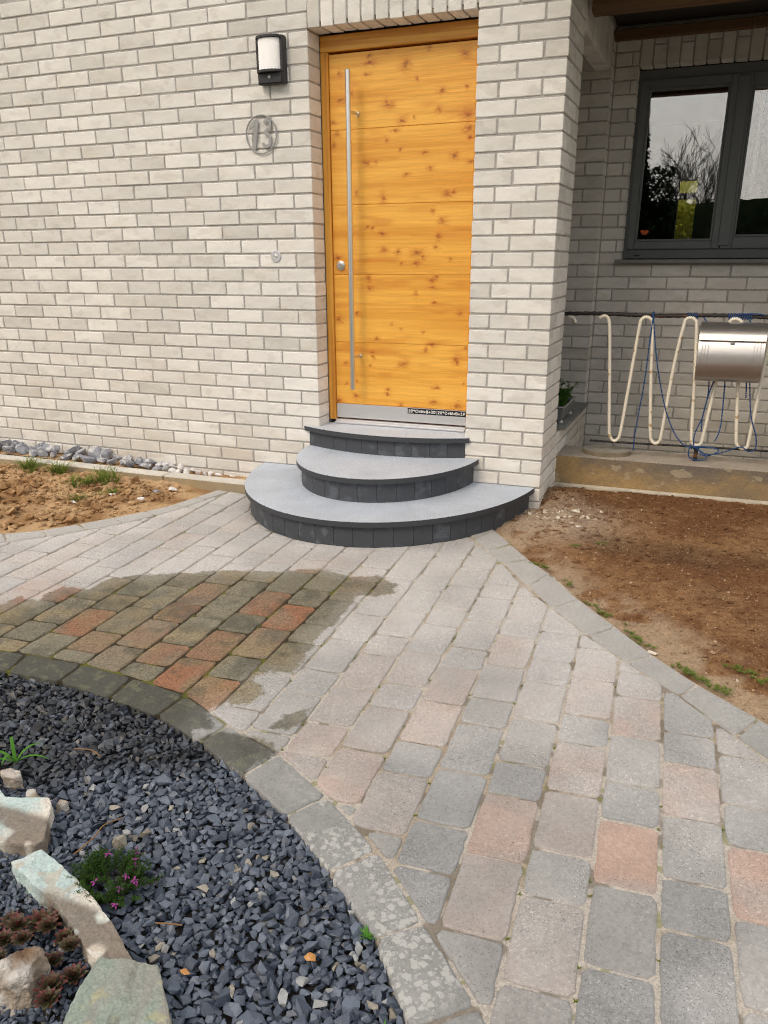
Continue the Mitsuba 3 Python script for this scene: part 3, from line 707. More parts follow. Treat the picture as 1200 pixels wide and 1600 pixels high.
N = 'house_number'; tag(N, 'grey metal house number 13 inside a ring below the lamp', 'house number')
nc = np.array([-.307, 2.077])
put(N + '__ring', torus((nc[0], -.012, nc[1]), .0985, .0042), 'm_number', smooth=True)
def stroke(pts, w, taper=None): return LineString(pts).buffer(w, cap_style='round')
one = unary_union([Polygon([(-.060, -.074), (-.040, -.074), (-.014, .071), (-.030, .071)]), Polygon(smooth_path([(-.030, .071), (-.044, .044), (-.070, .026), (-.068, .036), (-.048, .050), (-.038, .064)], 4))]).buffer(.0015)
th = np.linspace(2.5, -1.75, 16); up_ = np.c_[.042 + .021 * np.cos(th), .046 + .024 * np.sin(th)]
th = np.linspace(1.75, -2.5, 18); lo_ = np.c_[.033 + .026 * np.cos(th), -.031 + .034 * np.sin(th)]
three = unary_union([LineString(up_).buffer(.0070), LineString(lo_).buffer(.0082), Polygon([(.022, .018), (.042, .020), (.040, .004), (.020, .004)])]).buffer(.002).buffer(-.002)
for g in (one, three):
    v, f = extr(g, .005); v = v + np.array([nc[0], nc[1], .012]); put(N + '__digit', front((v, f)), 'm_number')
for dx, dz in ((-.043, -.078), (.02, -.07)): put(N + '__pin', cyl((nc[0] + dx, 0, nc[1] + dz), (nc[0] + dx, -.013, nc[1] + dz), .003, 8), 'm_number')
B_ = 'door_bell'; tag(B_, 'round metal door bell with a centre button on the brick wall', 'door bell')
put(B_ + '__plate', tube([(-.254, -.001, 1.421), (-.254, -.005, 1.421), (-.254, -.008, 1.421)], [.0345, .0345, .031], 36), 'm_alu', smooth=40)
put(B_ + '__button', cat([torus((-.254, -.008, 1.421), .011, .0022, n=24, m=8), dome((-.254, -.008, 1.421), .009, (0, -1, 0), .6)]), 'm_steel', smooth=True)

# ------------------------------------------------------------------ entrance steps
S = 'entrance_steps'; tag(S, 'three curved granite steps with pale treads and black risers below the door', 'steps')
def ell(cx, a, cy, b, inset=0., n=90):
    a, b = a - inset, b - inset
    s = math.asin(min(1, cy / b)) if cy > 0 else 0
    t = np.linspace(np.pi + s, 2 * np.pi - s, n)
    P = np.c_[cx + a * np.cos(t), cy + b * np.sin(t)]; P[:, 1] = np.minimum(P[:, 1], -.001); return P
def arc3(inset, n=60):
    cx, cy, r = .4436, 1.0643, 1.2078 - inset
    h = min(.5445 - inset, r); t0 = math.asin(h / r); t = np.linspace(-t0, t0, n)
    P = np.c_[cx + r * np.sin(t), cy - r * np.cos(t)]; P[:, 1] = np.minimum(P[:, 1], -.001); return P
for fn, ztop, zbot in ((lambda i: ell(.488, .905, .12, 1.125, i), .1435, -.03), (lambda i: ell(.484, .562, .038, .72, i), .2855, .1435), (arc3, .4105, .2855)):
    P = fn(0.)
    if ztop > .4:
        # the top tread runs on between the jambs to the threshold
        Q = np.vstack([P, [[.9565, -.001], [.9565, .16], [.002, .16], [.002, -.001]]])
        put(S + '__tread', slab(Q, ztop - .03, ztop, .003), 'm_tread', smooth=25)
    else: put(S + '__tread', slab(P, ztop - .03, ztop, .003), 'm_tread', smooth=25)
    R_ = fn(.038); put(S + '__riser', slab(np.vstack([R_]), zbot - .01, ztop - .031, .001), 'm_grout')
    Q = resample(np.vstack([fn(.028)]), .01) if False else fn(.028)
    d = np.r_[0, np.cumsum(np.linalg.norm(np.diff(Q, axis=0), axis=1))]; nt = max(3, int(round(d[-1] / .108)))
    I = fn(.042)
    for k in range(nt):
        u = np.linspace(d[-1] * k / nt + .0012, d[-1] * (k + 1) / nt - .0012, 7)
        o = np.c_[np.interp(u, d, Q[:, 0]), np.interp(u, d, Q[:, 1])]; i_ = np.c_[np.interp(u, d, I[:, 0]), np.interp(u, d, I[:, 1])]
        v, f = extr(Polygon(np.vstack([o, i_[::-1]])).buffer(0), ztop - .0305 - zbot - .001, zbot + .0005)
        put(S + '__riser__tile', (v, f), 'm_tile', uv=[float(RNG.random() < .6) * RNG.uniform(.3, .9), RNG.random()])

# ------------------------------------------------------------------ paving
A2 = [(-.627, -.255), (-.658, -.43), (-.708, -.677), (-.814, -.906), (-.96, -1.139), (-1.103, -1.352), (-1.257, -1.459), (-1.75, -1.80), (-2.4, -2.2)]
A2i = [(-.53, -.262), (-.555, -.43), (-.60, -.70), (-.69, -.97), (-.80, -1.17), (-.95, -1.37), (-1.12, -1.565), (-1.65, -1.93), (-2.33, -2.33)]
GF = [(-2.4, -3.2), (-1.2, -2.80), (-.62, -2.62), (-.38, -2.57), (-.147, -2.546), (-.023, -2.533), (.234, -2.521), (.476, -2.539), (.724, -2.573), (.965, -2.688), (1.196, -2.769), (1.425, -2.905), (1.641, -3.057), (1.828, -3.242), (2.001, -3.409), (2.14, -3.58), (2.28, -3.80), (2.36, -4.05), (2.40, -4.4)]
GG = [(-2.4, -3.36), (-1.2, -2.95), (-.66, -2.77), (-.40, -2.715), (-.13, -2.685), (.018, -2.675), (.246, -2.665), (.492, -2.693), (.715, -2.728), (.937, -2.811), (1.151, -2.913), (1.354, -3.029), (1.556, -3.178), (1.738, -3.33), (1.892, -3.516), (2.01, -3.69), (2.13, -3.88), (2.21, -4.09), (2.25, -4.4)]
OI = [(1.02, -.42), (1.196, -.623), (1.309, -.767), (1.422, -.898), (1.562, -1.134), (1.638, -1.226), (1.766, -1.38), (1.904, -1.555), (2.02, -1.672), (2.112, -1.768), (2.261, -1.915), (2.313, -1.965), (2.43, -2.10), (2.486, -2.165), (2.60, -2.29), (2.80, -2.48), (3.3, -2.95)]
OO = [(1.15, -.262), (1.266, -.425), (1.369, -.571), (1.54, -.813), (1.702, -.999), (1.85, -1.227), (2.035, -1.46), (2.201, -1.673), (2.365, -1.849), (2.558, -2.017), (2.70, -2.16), (2.90, -2.36), (3.4, -2.82)]
field = Polygon(A2i[::-1] + [(-.2, -.3), (.0, -.2), (.95, -.2), (1.02, -.42)] + OI[1:] + [(3.3, -4.4), (2.40, -4.4)] + GF[::-1][1:]).buffer(0)
steps_hole = Polygon(np.vstack([ell(.488, .905, .12, 1.125, .03), [[1.3, .05], [-.3, .05]]]))
field = field.difference(steps_hole.buffer(.002))
whole = unary_union([field.buffer(.012), Polygon(A2 + A2i[::-1]).buffer(.004), Polygon(GF + GG[::-1]).buffer(0).buffer(-.012), Polygon(OI + OO[::-1]).buffer(0).buffer(-.004)]).buffer(.002)
bed = extr(whole.difference(Polygon(np.vstack([ell(.488, .905, .12, 1.125, .06), [[1.3, .05], [-.3, .05]]]))),   .06, -.0655)
put('paving', bed, 'm_sand'); tag('paving', 'path of mixed grey and reddish concrete pavers, partly wet', 'pavement', kind='structure')

e1, e2 = np.array([.99814, .0610]), np.array([-.0610, .99814])          # across and along the rows of pavers
PINK = np.array([(1.646,-1.385,2),(1.694,-1.827,3),(2.031,-2.071,3),(2.185,-2.136,3),(2.055,-2.498,2),(1.442,-2.775,3),(1.916,-2.835,3),(2.234,-2.804,4),(.581,-1.762,5),(.721,-1.818,5),(.609,-2.446,5),(.793,-2.5,5),(.461,-2.339,3),(-.019,-2.246,4),
 (.275,-1.992,3),(.156,-2.357,2),(.621,-2.188,3),(.688,-2.131,2),(.299,-1.91,2),(1.57,-2.171,2),(1.574,-2.398,3),(1.831,-1.422,2),(1.253,-2.647,2),(2.368,-2.492,3),(2.534,-2.809,4),(1.886,-2.276,1),(-.435,-2.04,3),(-.64,-1.907,2),(-.503,-1.668,2),(1.311,-2.063,1),
 (1.994,-1.739,2),(2.167,-1.835,1),(1.191,-1.671,1),(1.323,-2.454,1),(.253,-2.362,1),(1.28,-2.787,2),(1.938,-3.114,1.4),(2.107,-3.21,1),(2.035,-2.745,1),(1.59,-2.892,1),(.242,-2.21,2),(-.892,-1.669,2),(-.664,-1.529,2),(-.202,-1.453,1),(-.02,-1.383,1),(2.054,-2.849,1)])
BLUE = np.array([(1.712,-1.503),(1.816,-2.66),(1.928,-2.616),(1.941,-2.797),(2.119,-2.267),(2.212,-2.6),(2.369,-2.02),(2.397,-2.31),(2.5,-2.59),(1.578,-2.596),(2.253,-3.293),(2.401,-2.994),(2.407,-3.164),(1.723,-2.954),(1.854,-3.147),(-.558,-1.784),(-.354,-1.611),(1.803,-1.755),(2.102,-1.861)])
def paver_uv(poly):
    c = np.array(poly.centroid.coords[0])
    u = RNG.uniform(-.18, .12); b = RNG.uniform(.15, .75)
    near = np.hypot(*(PINK[:, :2] - c).T); k = near.argmin()
    inside = poly.buffer(.02)
    hit = [q for q in PINK if inside.contains(Point(q[0], q[1]))]
    if hit: u = hit[0][2] / 4.4; b = RNG.uniform(.4, .75)
    elif any(inside.contains(Point(*q)) for q in BLUE): u = RNG.uniform(-.95, -.6); b = RNG.uniform(.0, .3)
    elif c[1] > -1.4 and c[0] < .9 and RNG.random() < .4: u = RNG.uniform(.2, .5)
    return [u, b]

pav = []
G = .0027
for k in range(-30, 12):
    s0, s1 = 1.816 + .1575 * k, 1.816 + .1575 * (k + 1)
    base = (-2.505 - .005 * k) if k % 2 == 0 else (-2.150 - .005 * k)
    t = base - .688 * 6; cuts = []
    while t < 1:
        cuts += [t, t + .173, t + .173 + .2575]; t += .688
    cuts = [c + RNG.normal(0, .0025) for c in cuts]
    for a, b in zip(cuts[:-1], cuts[1:]):
        q = [s * e1 + tt * e2 for s, tt in ((s0, a), (s1, a), (s1, b), (s0, b))]
        pg = Polygon(q).buffer(-G)
        if not pg.intersects(field): continue
        if not field.contains(pg): pg = pg.intersection(field.buffer(-G))
        for g in getattr(pg, 'geoms', [pg]):
            if g.geom_type == 'Polygon' and g.area > .0012: pav.append(g)
for a in ((-2.4, -3.0), ):
    pass
def paver_mesh(g, rad=None, zt=None, wob=.0026, b=.0075):
    rad = rad or RNG.uniform(.009, .017)
    g2 = g.buffer(-rad, join_style='round').buffer(rad, join_style='round', quad_segs=4)
    if g2.is_empty or g2.geom_type != 'Polygon' or g2.area < .6 * g.area: g2 = g.buffer(-.002).buffer(.002)
    if g2.geom_type != 'Polygon': g2 = max(g2.geoms, key=lambda a: a.area)
    P = ccw(np.array(g2.exterior.coords)[:-1]); P = resample(P, .026 if g.area > .012 else .018)
    n3 = np.c_[P * 38, np.zeros(len(P))]
    P = P - ring_normals(P) * ((meshkit.noise(n3, 3) - .35) * wob * 2.2)[:, None]
    z = RNG.normal(.0003, .0009) if zt is None else zt
    v, f = slab(P, -.05, 0, b, b * .9, zj=.0006)
    tx, ty = RNG.normal(0, .004, 2); c = P.mean(0); v[:, 2] += np.where(v[:, 2] > -.03, z + (v[:, 0] - c[0]) * tx + (v[:, 1] - c[1]) * ty, 0)
    return v, f
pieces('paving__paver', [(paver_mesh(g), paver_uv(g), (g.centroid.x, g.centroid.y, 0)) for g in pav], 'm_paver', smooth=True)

def strip_stones(outer, inner, joints=None, n=None, L=.2):
    """Border stones between two lines, cut across at equal lengths or at the inner line's own points."""
    o, i = np.array(outer), np.array(inner); out = []
    if joints: ks = joints
    def at(P, s):
        d = np.r_[0, np.cumsum(np.linalg.norm(np.diff(P, axis=0), axis=1))]; u = s * d[-1]
        return np.array([np.interp(u, d, P[:, 0]), np.interp(u, d, P[:, 1])])
    n = n or int(np.linalg.norm(np.diff(o, axis=0), axis=1).sum() / L)
    for k in range(n):
        ss = np.linspace(k / n, (k + 1) / n, 4)
        q = [at(o, s) for s in ss] + [at(i, s) for s in ss[::-1]]
        out.append(Polygon(q).buffer(0).buffer(-.004))
    return out
bord = []
for k in range(len(GF) - 1):
    bord.append((Polygon([GF[k], GF[k + 1], GG[k + 1], GG[k]]).buffer(0).buffer(-.0035), 1.0 if 11 <= k <= 14 else .35, .0))
oj = [((1.15, -.262), (1.02, -.42)), ((1.266, -.425), (1.196, -.60)), ((1.40, -.615), (1.315, -.775)), ((1.54, -.813), (1.43, -.91)), ((1.672, -.975), (1.613, -1.17)), ((1.853, -1.235), (1.760, -1.372)), ((2.037, -1.470), (1.948, -1.60)), ((2.202, -1.674), (2.112, -1.772)), ((2.365, -1.852), (2.307, -1.960)), ((2.558, -2.020), (2.486, -2.165)), ((2.72, -2.18), (2.63, -2.32)), ((2.88, -2.34), (2.79, -2.47)), ((3.04, -2.49), (2.95, -2.62)), ((3.2, -2.64), (3.11, -2.77))]
for a, b in zip(oj[:-1], oj[1:]):
    bord.append((Polygon([a[0], b[0], b[1], a[1]]).buffer(0).buffer(-.0025), .30, .15))
bord += [(g, .2, .55) for g in strip_stones(A2, A2i, n=14)]
pieces('paving__border_stone', [(paver_mesh(g, .014, wob=.0022, b=.008), [li, br * .6 + RNG.uniform(.2, .5)], (g.centroid.x, g.centroid.y, 0)) for g, li, br in bord if g.geom_type == 'Polygon' and g.area > .002], 'm_border', smooth=True)

# moss and small weeds in the joints
spots = []
for k in range(-6, 6):
    s = 1.816 + .1575 * k
    for t in np.arange(-3.6, -1.2, .05):
        if RNG.random() < .16:
            q = s * e1 + (t + RNG.normal(0, .02)) * e2
            if field.buffer(-.02).contains(Point(*q)): spots.append((q[0] + RNG.normal(0, .003), q[1], -.006))
m = blades(spots, 14, .006, .008, .0012, 5); k = put('moss', m, 'm_moss'); tag(k, 'tiny tufts of moss in the joints between pavers', 'moss', kind='stuff')

# ------------------------------------------------------------------ gravel bed with rocks and plants
gpoly = Polygon(GG + [(2.25, -4.7), (-2.4, -4.7)]).buffer(.006)
def gbase(x, y): return -.030 + .012 * (meshkit.fbm(np.c_[x, y, x * 0] * 5, 2, 4) - .5)
m = grid_mesh(gpoly.intersection(sbox(-2.4, -4.7, 2.4, -2.4)), .05, lambda x, y: gbase(x, y) - .008)
put('gravel_bed', m, 'm_gravel_bed', smooth=True); tag('gravel_bed', 'dark earth under the grey gravel', kind='structure')
gview = gpoly.intersection(Polygon([(-.55, -2.6), (1.0, -2.7), (2.1, -3.5), (2.1, -4.0), (.75, -4.0), (.2, -3.4), (-.55, -3.2)]))
fine = Polygon([(.45, -3.30), (.86, -3.44), (1.23, -3.62), (1.30, -4.0), (.5, -4.0)])
def grad(X):
    r = np.exp(RNG.normal(math.log(.0132), .30, len(X))); r = np.clip(r, .008, .026)
    small = contains_xy(fine, X[:, 0], X[:, 1]); r[small] *= .62
    return r
g1 = dart(gview, grad, 40000, .60); g2 = dart(gview, grad, 80000, .66)
P = np.vstack([np.c_[g1[:, :2], gbase(g1[:, 0], g1[:, 1]) + .002], np.c_[g2[:, :2], gbase(g2[:, 0], g2[:, 1]) + .012 + RNG.uniform(0, .006, len(g2))]])
R = np.r_[g1[:, 2], g2[:, 2]]
m, uv = scatter_stones(P, R * 1.12, .55, lambda k: RNG.random() * .995)
k = put('gravel', m, 'm_gravel', uv=uv); tag(k, 'blue-grey crushed stone gravel filling the bed', 'gravel', kind='stuff')

def rock(name, pts, z0, z1, seed, uv, material, label, taper=.94, rough=.012, res=.009, tilt=(0, 0)):
    pts = ccw(pts); c = pts.mean(0)
    man = m3.Manifold.extrude(m3.CrossSection([pts - c]), z1 - z0, scale_top=(taper, taper)).refine_to_length(res * .62)
    mm = man.to_mesh(); t = trimesh.Trimesh(mm.vert_properties[:, :3], mm.tri_verts, process=True)
    trimesh.smoothing.filter_taubin(t, iterations=3)
    v = np.array(t.vertices); n = np.array(t.vertex_normals)
    q = np.c_[v[:, :2] + c, v[:, 2] + seed]
    v += n * ((meshkit.fbm(q * 34, 5, seed) - .5) * rough * 2.2 + (np.abs(meshkit.fbm(q * 9, 3, seed + 5) - .5) - .1) * rough * .7)[:, None]
    v[:, 2] += (v[:, 2] > .012) * (v[:, 0] * tilt[0] + v[:, 1] * tilt[1])
    v[:, :2] += c; v[:, 2] += z0
    # v of the uv runs from the rock's far end (0) to its near end (1)
    far = (v[:, 1].max() - v[:, 1]) / (np.ptp(v[:, 1]) + 1e-9)
    k = put(name, (v, np.array(t.faces)), material, smooth=False, uv=np.c_[np.full(len(v), uv), far] if uv is not None else None)
    tag(k, label, 'rock'); return k
rock('rock', [(.45, -3.19), (.621, -3.272), (.742, -3.232), (.765, -3.25), (.845, -3.365), (.835, -3.39), (.72, -3.415), (.50, -3.39)], -.04, .028, 3, 0.0, 'm_rock', 'flat white rock slab with turquoise tint at the left picture edge', taper=.985, rough=.006, tilt=(.0, .10))
rock('rock', [(.822, -3.462), (.862, -3.396), (.92, -3.410), (1.085, -3.472), (1.20, -3.532), (1.315, -3.602), (1.285, -3.630), (1.215, -3.625), (1.15, -3.588), (1.04, -3.535), (.93, -3.50), (.87, -3.478)], -.04, .030, 9, 0.0, 'm_rock', 'long narrow white and brown rock lying diagonally on the gravel', rough=.007, taper=.96)
rock('rock', [(1.235, -3.625), (1.30, -3.604), (1.368, -3.594), (1.405, -3.632), (1.47, -3.695), (1.52, -3.80), (1.33, -3.86), (1.275, -3.78), (1.25, -3.70)], -.04, .042, 14, 1.0, 'm_rock', 'greenish layered rock slab at the bottom of the gravel bed', rough=.007, taper=.97)
rock('rock', [(1.068, -3.702), (1.088, -3.668), (1.122, -3.652), (1.142, -3.668), (1.146, -3.705), (1.158, -3.738), (1.128, -3.768), (1.083, -3.764), (1.06, -3.735)], -.04, .062, 21, None, 'm_limestone', 'pitted pale rock with a painted dark hollow among red houseleeks', taper=.78, rough=.017, res=.005)
rock('rock', [(.52, -3.145), (.56, -3.15), (.585, -3.172), (.57, -3.195), (.53, -3.20), (.495, -3.175)], -.04, .022, 25, None, 'm_limestone', 'rounded brown rock behind the white slab at the left edge', taper=.8)
rock('rock', [(.625, -3.20), (.652, -3.19), (.675, -3.205), (.68, -3.225), (.655, -3.235), (.63, -3.225)], -.04, .012, 28, None, 'm_limestone', 'small pale rounded rock behind the white slab', taper=.75)
rock('rock', [(.735, -3.20), (.76, -3.19), (.78, -3.203), (.77, -3.222), (.745, -3.228)], -.03, .010, 31, None, 'm_limestone', 'small olive-brown rock at the corner of the white slab', taper=.75)
for k, (x, y, r, a, lab) in enumerate([(1.632, -3.427, .013, .999, 'orange pebble lying on the gravel near the edging stones'), (1.405, -3.56, .011, .999, 'orange pebble beside the corner of the greenish slab'), (1.80, -3.49, .012, .98, 'pale tan pebble close to the lowest edging stones'), (.905, -3.17, .014, .98, 'tan flat stone on the gravel above the heather'), (1.0, -3.24, .012, .92, 'whitish pebble on the gravel above the heather'), (1.30, -3.34, .014, .98, 'rounded beige pebble right of the heather')]):
    v, f = STONES[3 * k + 1]; v = v * r * 1.1 * [1.1, 1, .8] + [x, y, .0]; kk = put('pebble', (v, f), 'm_gravel', uv=[a, .9]); tag(kk, lab, 'pebble')

# heather with pink flowers, houseleeks, a bulb's leaves
def heather(c, r, seed):
    q = np.random.default_rng(seed); lv, fl, st = [], [], []
    for _ in range(150):
        a = q.uniform(0, 2 * np.pi); rr = r * math.sqrt(q.random()) * .95; el = q.uniform(.35, 1.4)
        L = q.uniform(.025, .055); b = np.array([c[0] + rr * math.cos(a), c[1] + rr * math.sin(a) * .8, c[2]])
        d = np.array([math.cos(a) * math.cos(el), math.sin(a) * math.cos(el), math.sin(el)])
        h = .030 * (1 - (rr / r) ** 2); o = b + [0, 0, h]
        st.append(tube([o - d * .02, o + d * L], [.0009, .0006], 4))
        for s in np.linspace(.1, 1, 11):
            for w in range(3):
                az = q.uniform(0, 2 * np.pi)
                lv.append(place(leaf(q.uniform(.008, .013), .0011, .3, .1), o + d * L * s, az, q.uniform(.1, .9)))
        if (math.cos(a) > .1 or rr < .5 * r) and q.random() < .14:
            for w in range(5): fl.append(place(leaf(.011, .0022, .5, .3), o + d * L * q.uniform(.85, 1.05), q.uniform(0, 6.28), q.uniform(-.4, .6)))
    return cat(lv), cat(fl), cat(st)
lv, fl, st = heather((1.085, -3.405, -.015), .085, 4)
tag('heather', 'low green heather with small pink flowers beside the long white rock', 'heather')
put('heather__foliage', lv, 'm_heather'); put('heather__flower', fl, 'm_flower'); put('heather__stem', st, 'm_bark')
tag('houseleek', 'cluster of dark red houseleek rosettes around the pitted rock', 'houseleek')
def rosette(c, r, seed):
    q = np.random.default_rng(seed); parts, uvs = [], []
    for ring, (n, el, L) in enumerate([(11, .15, 1.), (10, .5, .85), (8, .9, .65), (5, 1.25, .45)]):
        for k in range(n):
            v, f = leaf(r * L * q.uniform(.9, 1.1), r * .24, .35, -.15)
            u = v[:, 0] / v[:, 0].max(); w = place((v, f), c, 2 * np.pi * (k + .5 * (ring % 2)) / n + q.normal(0, .08), el + q.normal(0, .06))
            parts.append(w); uvs.append(np.c_[u * q.uniform(.55, 1.), np.full(len(u), q.random())])
    return cat(parts), np.vstack(uvs)
for k, (x, y, r) in enumerate([(1.02, -3.565, .040), (.985, -3.60, .030), (1.06, -3.585, .028), (.95, -3.585, .026), (1.11, -3.59, .028), (1.145, -3.61, .026), (1.12, -3.64, .026), (.99, -3.645, .030), (1.035, -3.635, .026), (1.19, -3.655, .030), (1.175, -3.70, .034), (1.20, -3.735, .028), (.93, -3.63, .028), (.96, -3.68, .028), (1.155, -3.575, .020), (1.05, -3.545, .022), (1.01, -3.69, .03)]):
    m, uv = rosette((x, y, -.005 + .012 * (k % 3)), r, 60 + k); put('houseleek__rosette', m, 'm_houseleek', uv=uv)
tag('bulb_plant', 'small bulb plant with arching strap leaves on the dark wet gravel', 'plant')
q = np.random.default_rng(3)
for k, (a, L, h) in enumerate([(1.0, .09, .06), (2.4, .05, .10), (4.0, .10, .045), (.2, .12, .05), (5.0, .07, .07), (3.1, .09, .035)]):
    t = np.linspace(0, 1, 8)[:, None]; d = np.array([math.cos(a), math.sin(a), 0]); e = np.array([-d[1], d[0], 0])
    c = np.array([.462, -3.085, -.02]) + d * L * t + np.array([0, 0, 1]) * h * (2.2 * t - 1.7 * t ** 2)
    w = .0055 * (1 - t ** 3); v = np.stack([c - e * w + [0, 0, .001], c + e * w + [0, 0, .001]], 1).reshape(-1, 3)
    qd = np.array([[2 * i, 2 * i + 1, 2 * i + 3, 2 * i + 2] for i in range(7)])
    put('bulb_plant__leaf', (v, np.vstack([qd[:, [0, 1, 2]], qd[:, [0, 2, 3]]])), 'm_bulb_leaf')
# fallen twigs and dry leaves
for k, (pts, lab) in enumerate([([(.93, -3.36, .0), (.945, -3.30, .012), (.935, -3.25, .01), (.955, -3.20, .004)], 'thin dry twig above the long white rock'), ([(1.265, -3.475, .004), (1.30, -3.468, .008), (1.325, -3.458, .004)], 'short reddish twig right of the heather'), ([(.60, -2.98, .0), (.66, -2.975, .006), (.70, -2.985, .0)], 'thin reddish twig on the dark wet gravel')]):
    kk = put('twig', tube(smooth_path(pts, 4), .0018, 6), 'm_twig'); tag(kk, lab, 'twig')
kk = put('weed', blades([(1.72, -3.32, -.02)], 16, .03, .03, .003, 8), 'm_bulb_leaf'); tag(kk, 'small green weed between gravel and lichen-spotted edging', 'weed')
kk = put('weed', blades([(1.845, -3.545, -.02)], 14, .025, .03, .004, 9), 'm_bulb_leaf'); tag(kk, 'small green weed at the lowest end of the gravel', 'weed')

# ------------------------------------------------------------------ soil right, soil left, kerb, rubble strip
sr = Polygon([(1.10, -.30)] + OO[1:] + [(4.8, -2.9), (4.8, .60), (1.25, .60), (1.25, -.02), (1.1, -.05)]).buffer(.035)
def hr(x, y):
    q = np.c_[x, y, x * 0]; h = .004 + .026 * (meshkit.fbm(q * 3.5, 3, 2) - .5) + .012 * (meshkit.fbm(q * 22, 3, 5) - .5)
    up = np.clip((y + .5) / 1.0, 0, 1) * .045; heap = .055 * np.exp(-((x - 1.52) / .17) ** 2 - ((y - .22) / .14) ** 2) * (.5 + meshkit.fbm(q * 30, 3, 8))
    lot = np.array([Point(0, 0).distance(Point(0, 0))]) * 0
    d = (x - 1.27) * .73 + (y + .42) * .68
    edge = -.016 * np.clip(1 - d / .10, 0, 1)
    return h + up + heap + edge - .006
put('soil', grid_mesh(sr.difference(Polygon(OI + OO[::-1]).buffer(-.05)), .0125, hr), 'm_soil_r', smooth=True); tag('soil', 'bare reddish brown soil bed right of the path', 'soil', kind='structure')
P = RNG.uniform([1.2, -2.3], [3.4, .5], (9000, 2)); ok = contains_xy(sr.buffer(-.045), P[:, 0], P[:, 1]); P = P[ok]
dens = np.exp(-((P[:, 0] - 1.56) / .22) ** 2 - ((P[:, 1] + .08) / .13) ** 2) * 1.5
keep = RNG.random(len(P)) < (.20 + 1.0 * dens); P, dens = P[keep], dens[keep]
R = np.clip(np.exp(RNG.normal(math.log(.0033), .5, len(P))) * (1 + .9 * dens), .0016, .018)
tn = np.where(RNG.random(len(P)) < .10 + .6 * dens, RNG.uniform(.6, 1, len(P)), RNG.uniform(0, .35, len(P)))
m, uv = scatter_stones(np.c_[P, hr(P[:, 0], P[:, 1]) + R * .2], R, .5, lambda k: tn[k])
k = put('grit', m, 'm_chip', uv=uv); tag(k, 'small stones and white rubble chips scattered over the brown soil', 'gravel', kind='stuff')
P = RNG.uniform([1.2, -2.4], [3.2, .46], (8500, 2)); P = P[contains_xy(sr.buffer(-.05), P[:, 0], P[:, 1])]
Rc = np.clip(np.exp(RNG.normal(math.log(.0055), .5, len(P))), .0025, .019)
CL = [scatter_stones(np.c_[P, hr(P[:, 0], P[:, 1]) + Rc * .15], Rc, .6, lambda k: 0)]
hp = np.c_[RNG.normal(1.50, .10, 420), RNG.normal(.20, .10, 420)]; hp = hp[(hp[:, 0] > 1.43) & (hp[:, 1] < .42) & (hp[:, 1] > -.05)]
CL.append(scatter_stones(np.c_[hp, hr(hp[:, 0], hp[:, 1])], np.clip(np.exp(RNG.normal(math.log(.010), .4, len(hp))), .004, .024), .6, lambda k: 0))
m, uv = cat([c[0] for c in CL]), np.vstack([c[1] for c in CL])
k = put('soil_clods', m, 'm_soil_r', uv=uv); tag(k, 'loose brown soil crumbs right of the path, heaped against the pillar', 'soil', kind='stuff')
for k, (x, y, r, lab) in enumerate([(2.197, -1.637, .018, 'white stone lying on soil beside the path border'), (2.335, -1.751, .016, 'pale flat stone on soil nearest the right border stones'), (1.64, -.025, .024, 'largest white rubble stone on soil near the pillar'), (1.696, -.26, .016, 'small white stone on soil in front of the rubble chips')]):
    v, f = STONES[5 * k + 2]; kk = put('stone', (v * r * [1.2, 1, .7] + [x, y, float(hr(np.array([x]), np.array([y]))[0]) + .006], f), 'm_chip', uv=[1.0, .5]); tag(kk, lab, 'stone')
# bits of grass along the border and on the soil
gs = []
for a, b, n in [((1.57, -.86), (1.64, -.91), 10), ((1.74, -1.04), (1.80, -1.12), 5), ((1.90, -1.27), (1.99, -1.385), 12), ((2.05, -1.46), (2.16, -1.60), 16), ((2.27, -1.74), (2.46, -1.90), 34), ((1.98, -1.14), (1.96, -1.14), 0)]:
    for _ in range(n):
        t = RNG.random(); gs.append((a[0] + (b[0] - a[0]) * t + RNG.normal(0, .012) + .01, a[1] + (b[1] - a[1]) * t + RNG.normal(0, .012) + .01, -.006))
for x, y in [(1.744, -.546), (1.845, -.454), (2.52, -1.72), (2.50, -1.68), (2.56, -1.75)]:
    for _ in range(5): gs.append((x + RNG.normal(0, .02), y + RNG.normal(0, .012), .0))
k = put('grass', blades(gs, 26, .013, .020, .0010, 2), 'm_grass'); tag(k, 'short grass growing along the right border of the path', 'grass', kind='stuff')

sl = Polygon([(-.50, -.25)] + A2 + [(-3.4, -2.2), (-3.4, -.24)]).buffer(.03).intersection(sbox(-3.5, -2.4, 0, -.262))
A2P = np.vstack([np.linspace(a, b, 12) for a, b in zip(A2[:-1], A2[1:])])
def hl(x, y):
    q = np.c_[x, y, x * 0]; d = np.clip(cKDTree(A2P).query(np.c_[x, y])[0] / .30 - .12, 0, 1)
    return -.012 + (.020 + .045 * (meshkit.fbm(q * 5, 3, 1) - .35) + .030 * (meshkit.fbm(q * 22, 3, 6) - .4)) * d * 1. + .012 * np.clip((-x - 1.5), 0, 1)
put('soil_001', grid_mesh(sl, .012, hl), 'm_soil_l', smooth=True); count['soil'] = 2
tag('soil_001', 'dry lumpy yellowish soil bed left of the path', 'soil', kind='structure')
P = RNG.uniform([-2.9, -2.0], [-.6, -.26], (5200, 2)); P = P[contains_xy(sl.buffer(-.05), P[:, 0], P[:, 1])]
R = np.clip(np.exp(RNG.normal(math.log(.0105), .55, len(P))), .004, .042) * np.clip((-.55 - P[:, 0]) / .45, .25, 1)
m, uv = scatter_stones(np.c_[P, hl(P[:, 0], P[:, 1]) + R * .45], R, .6)
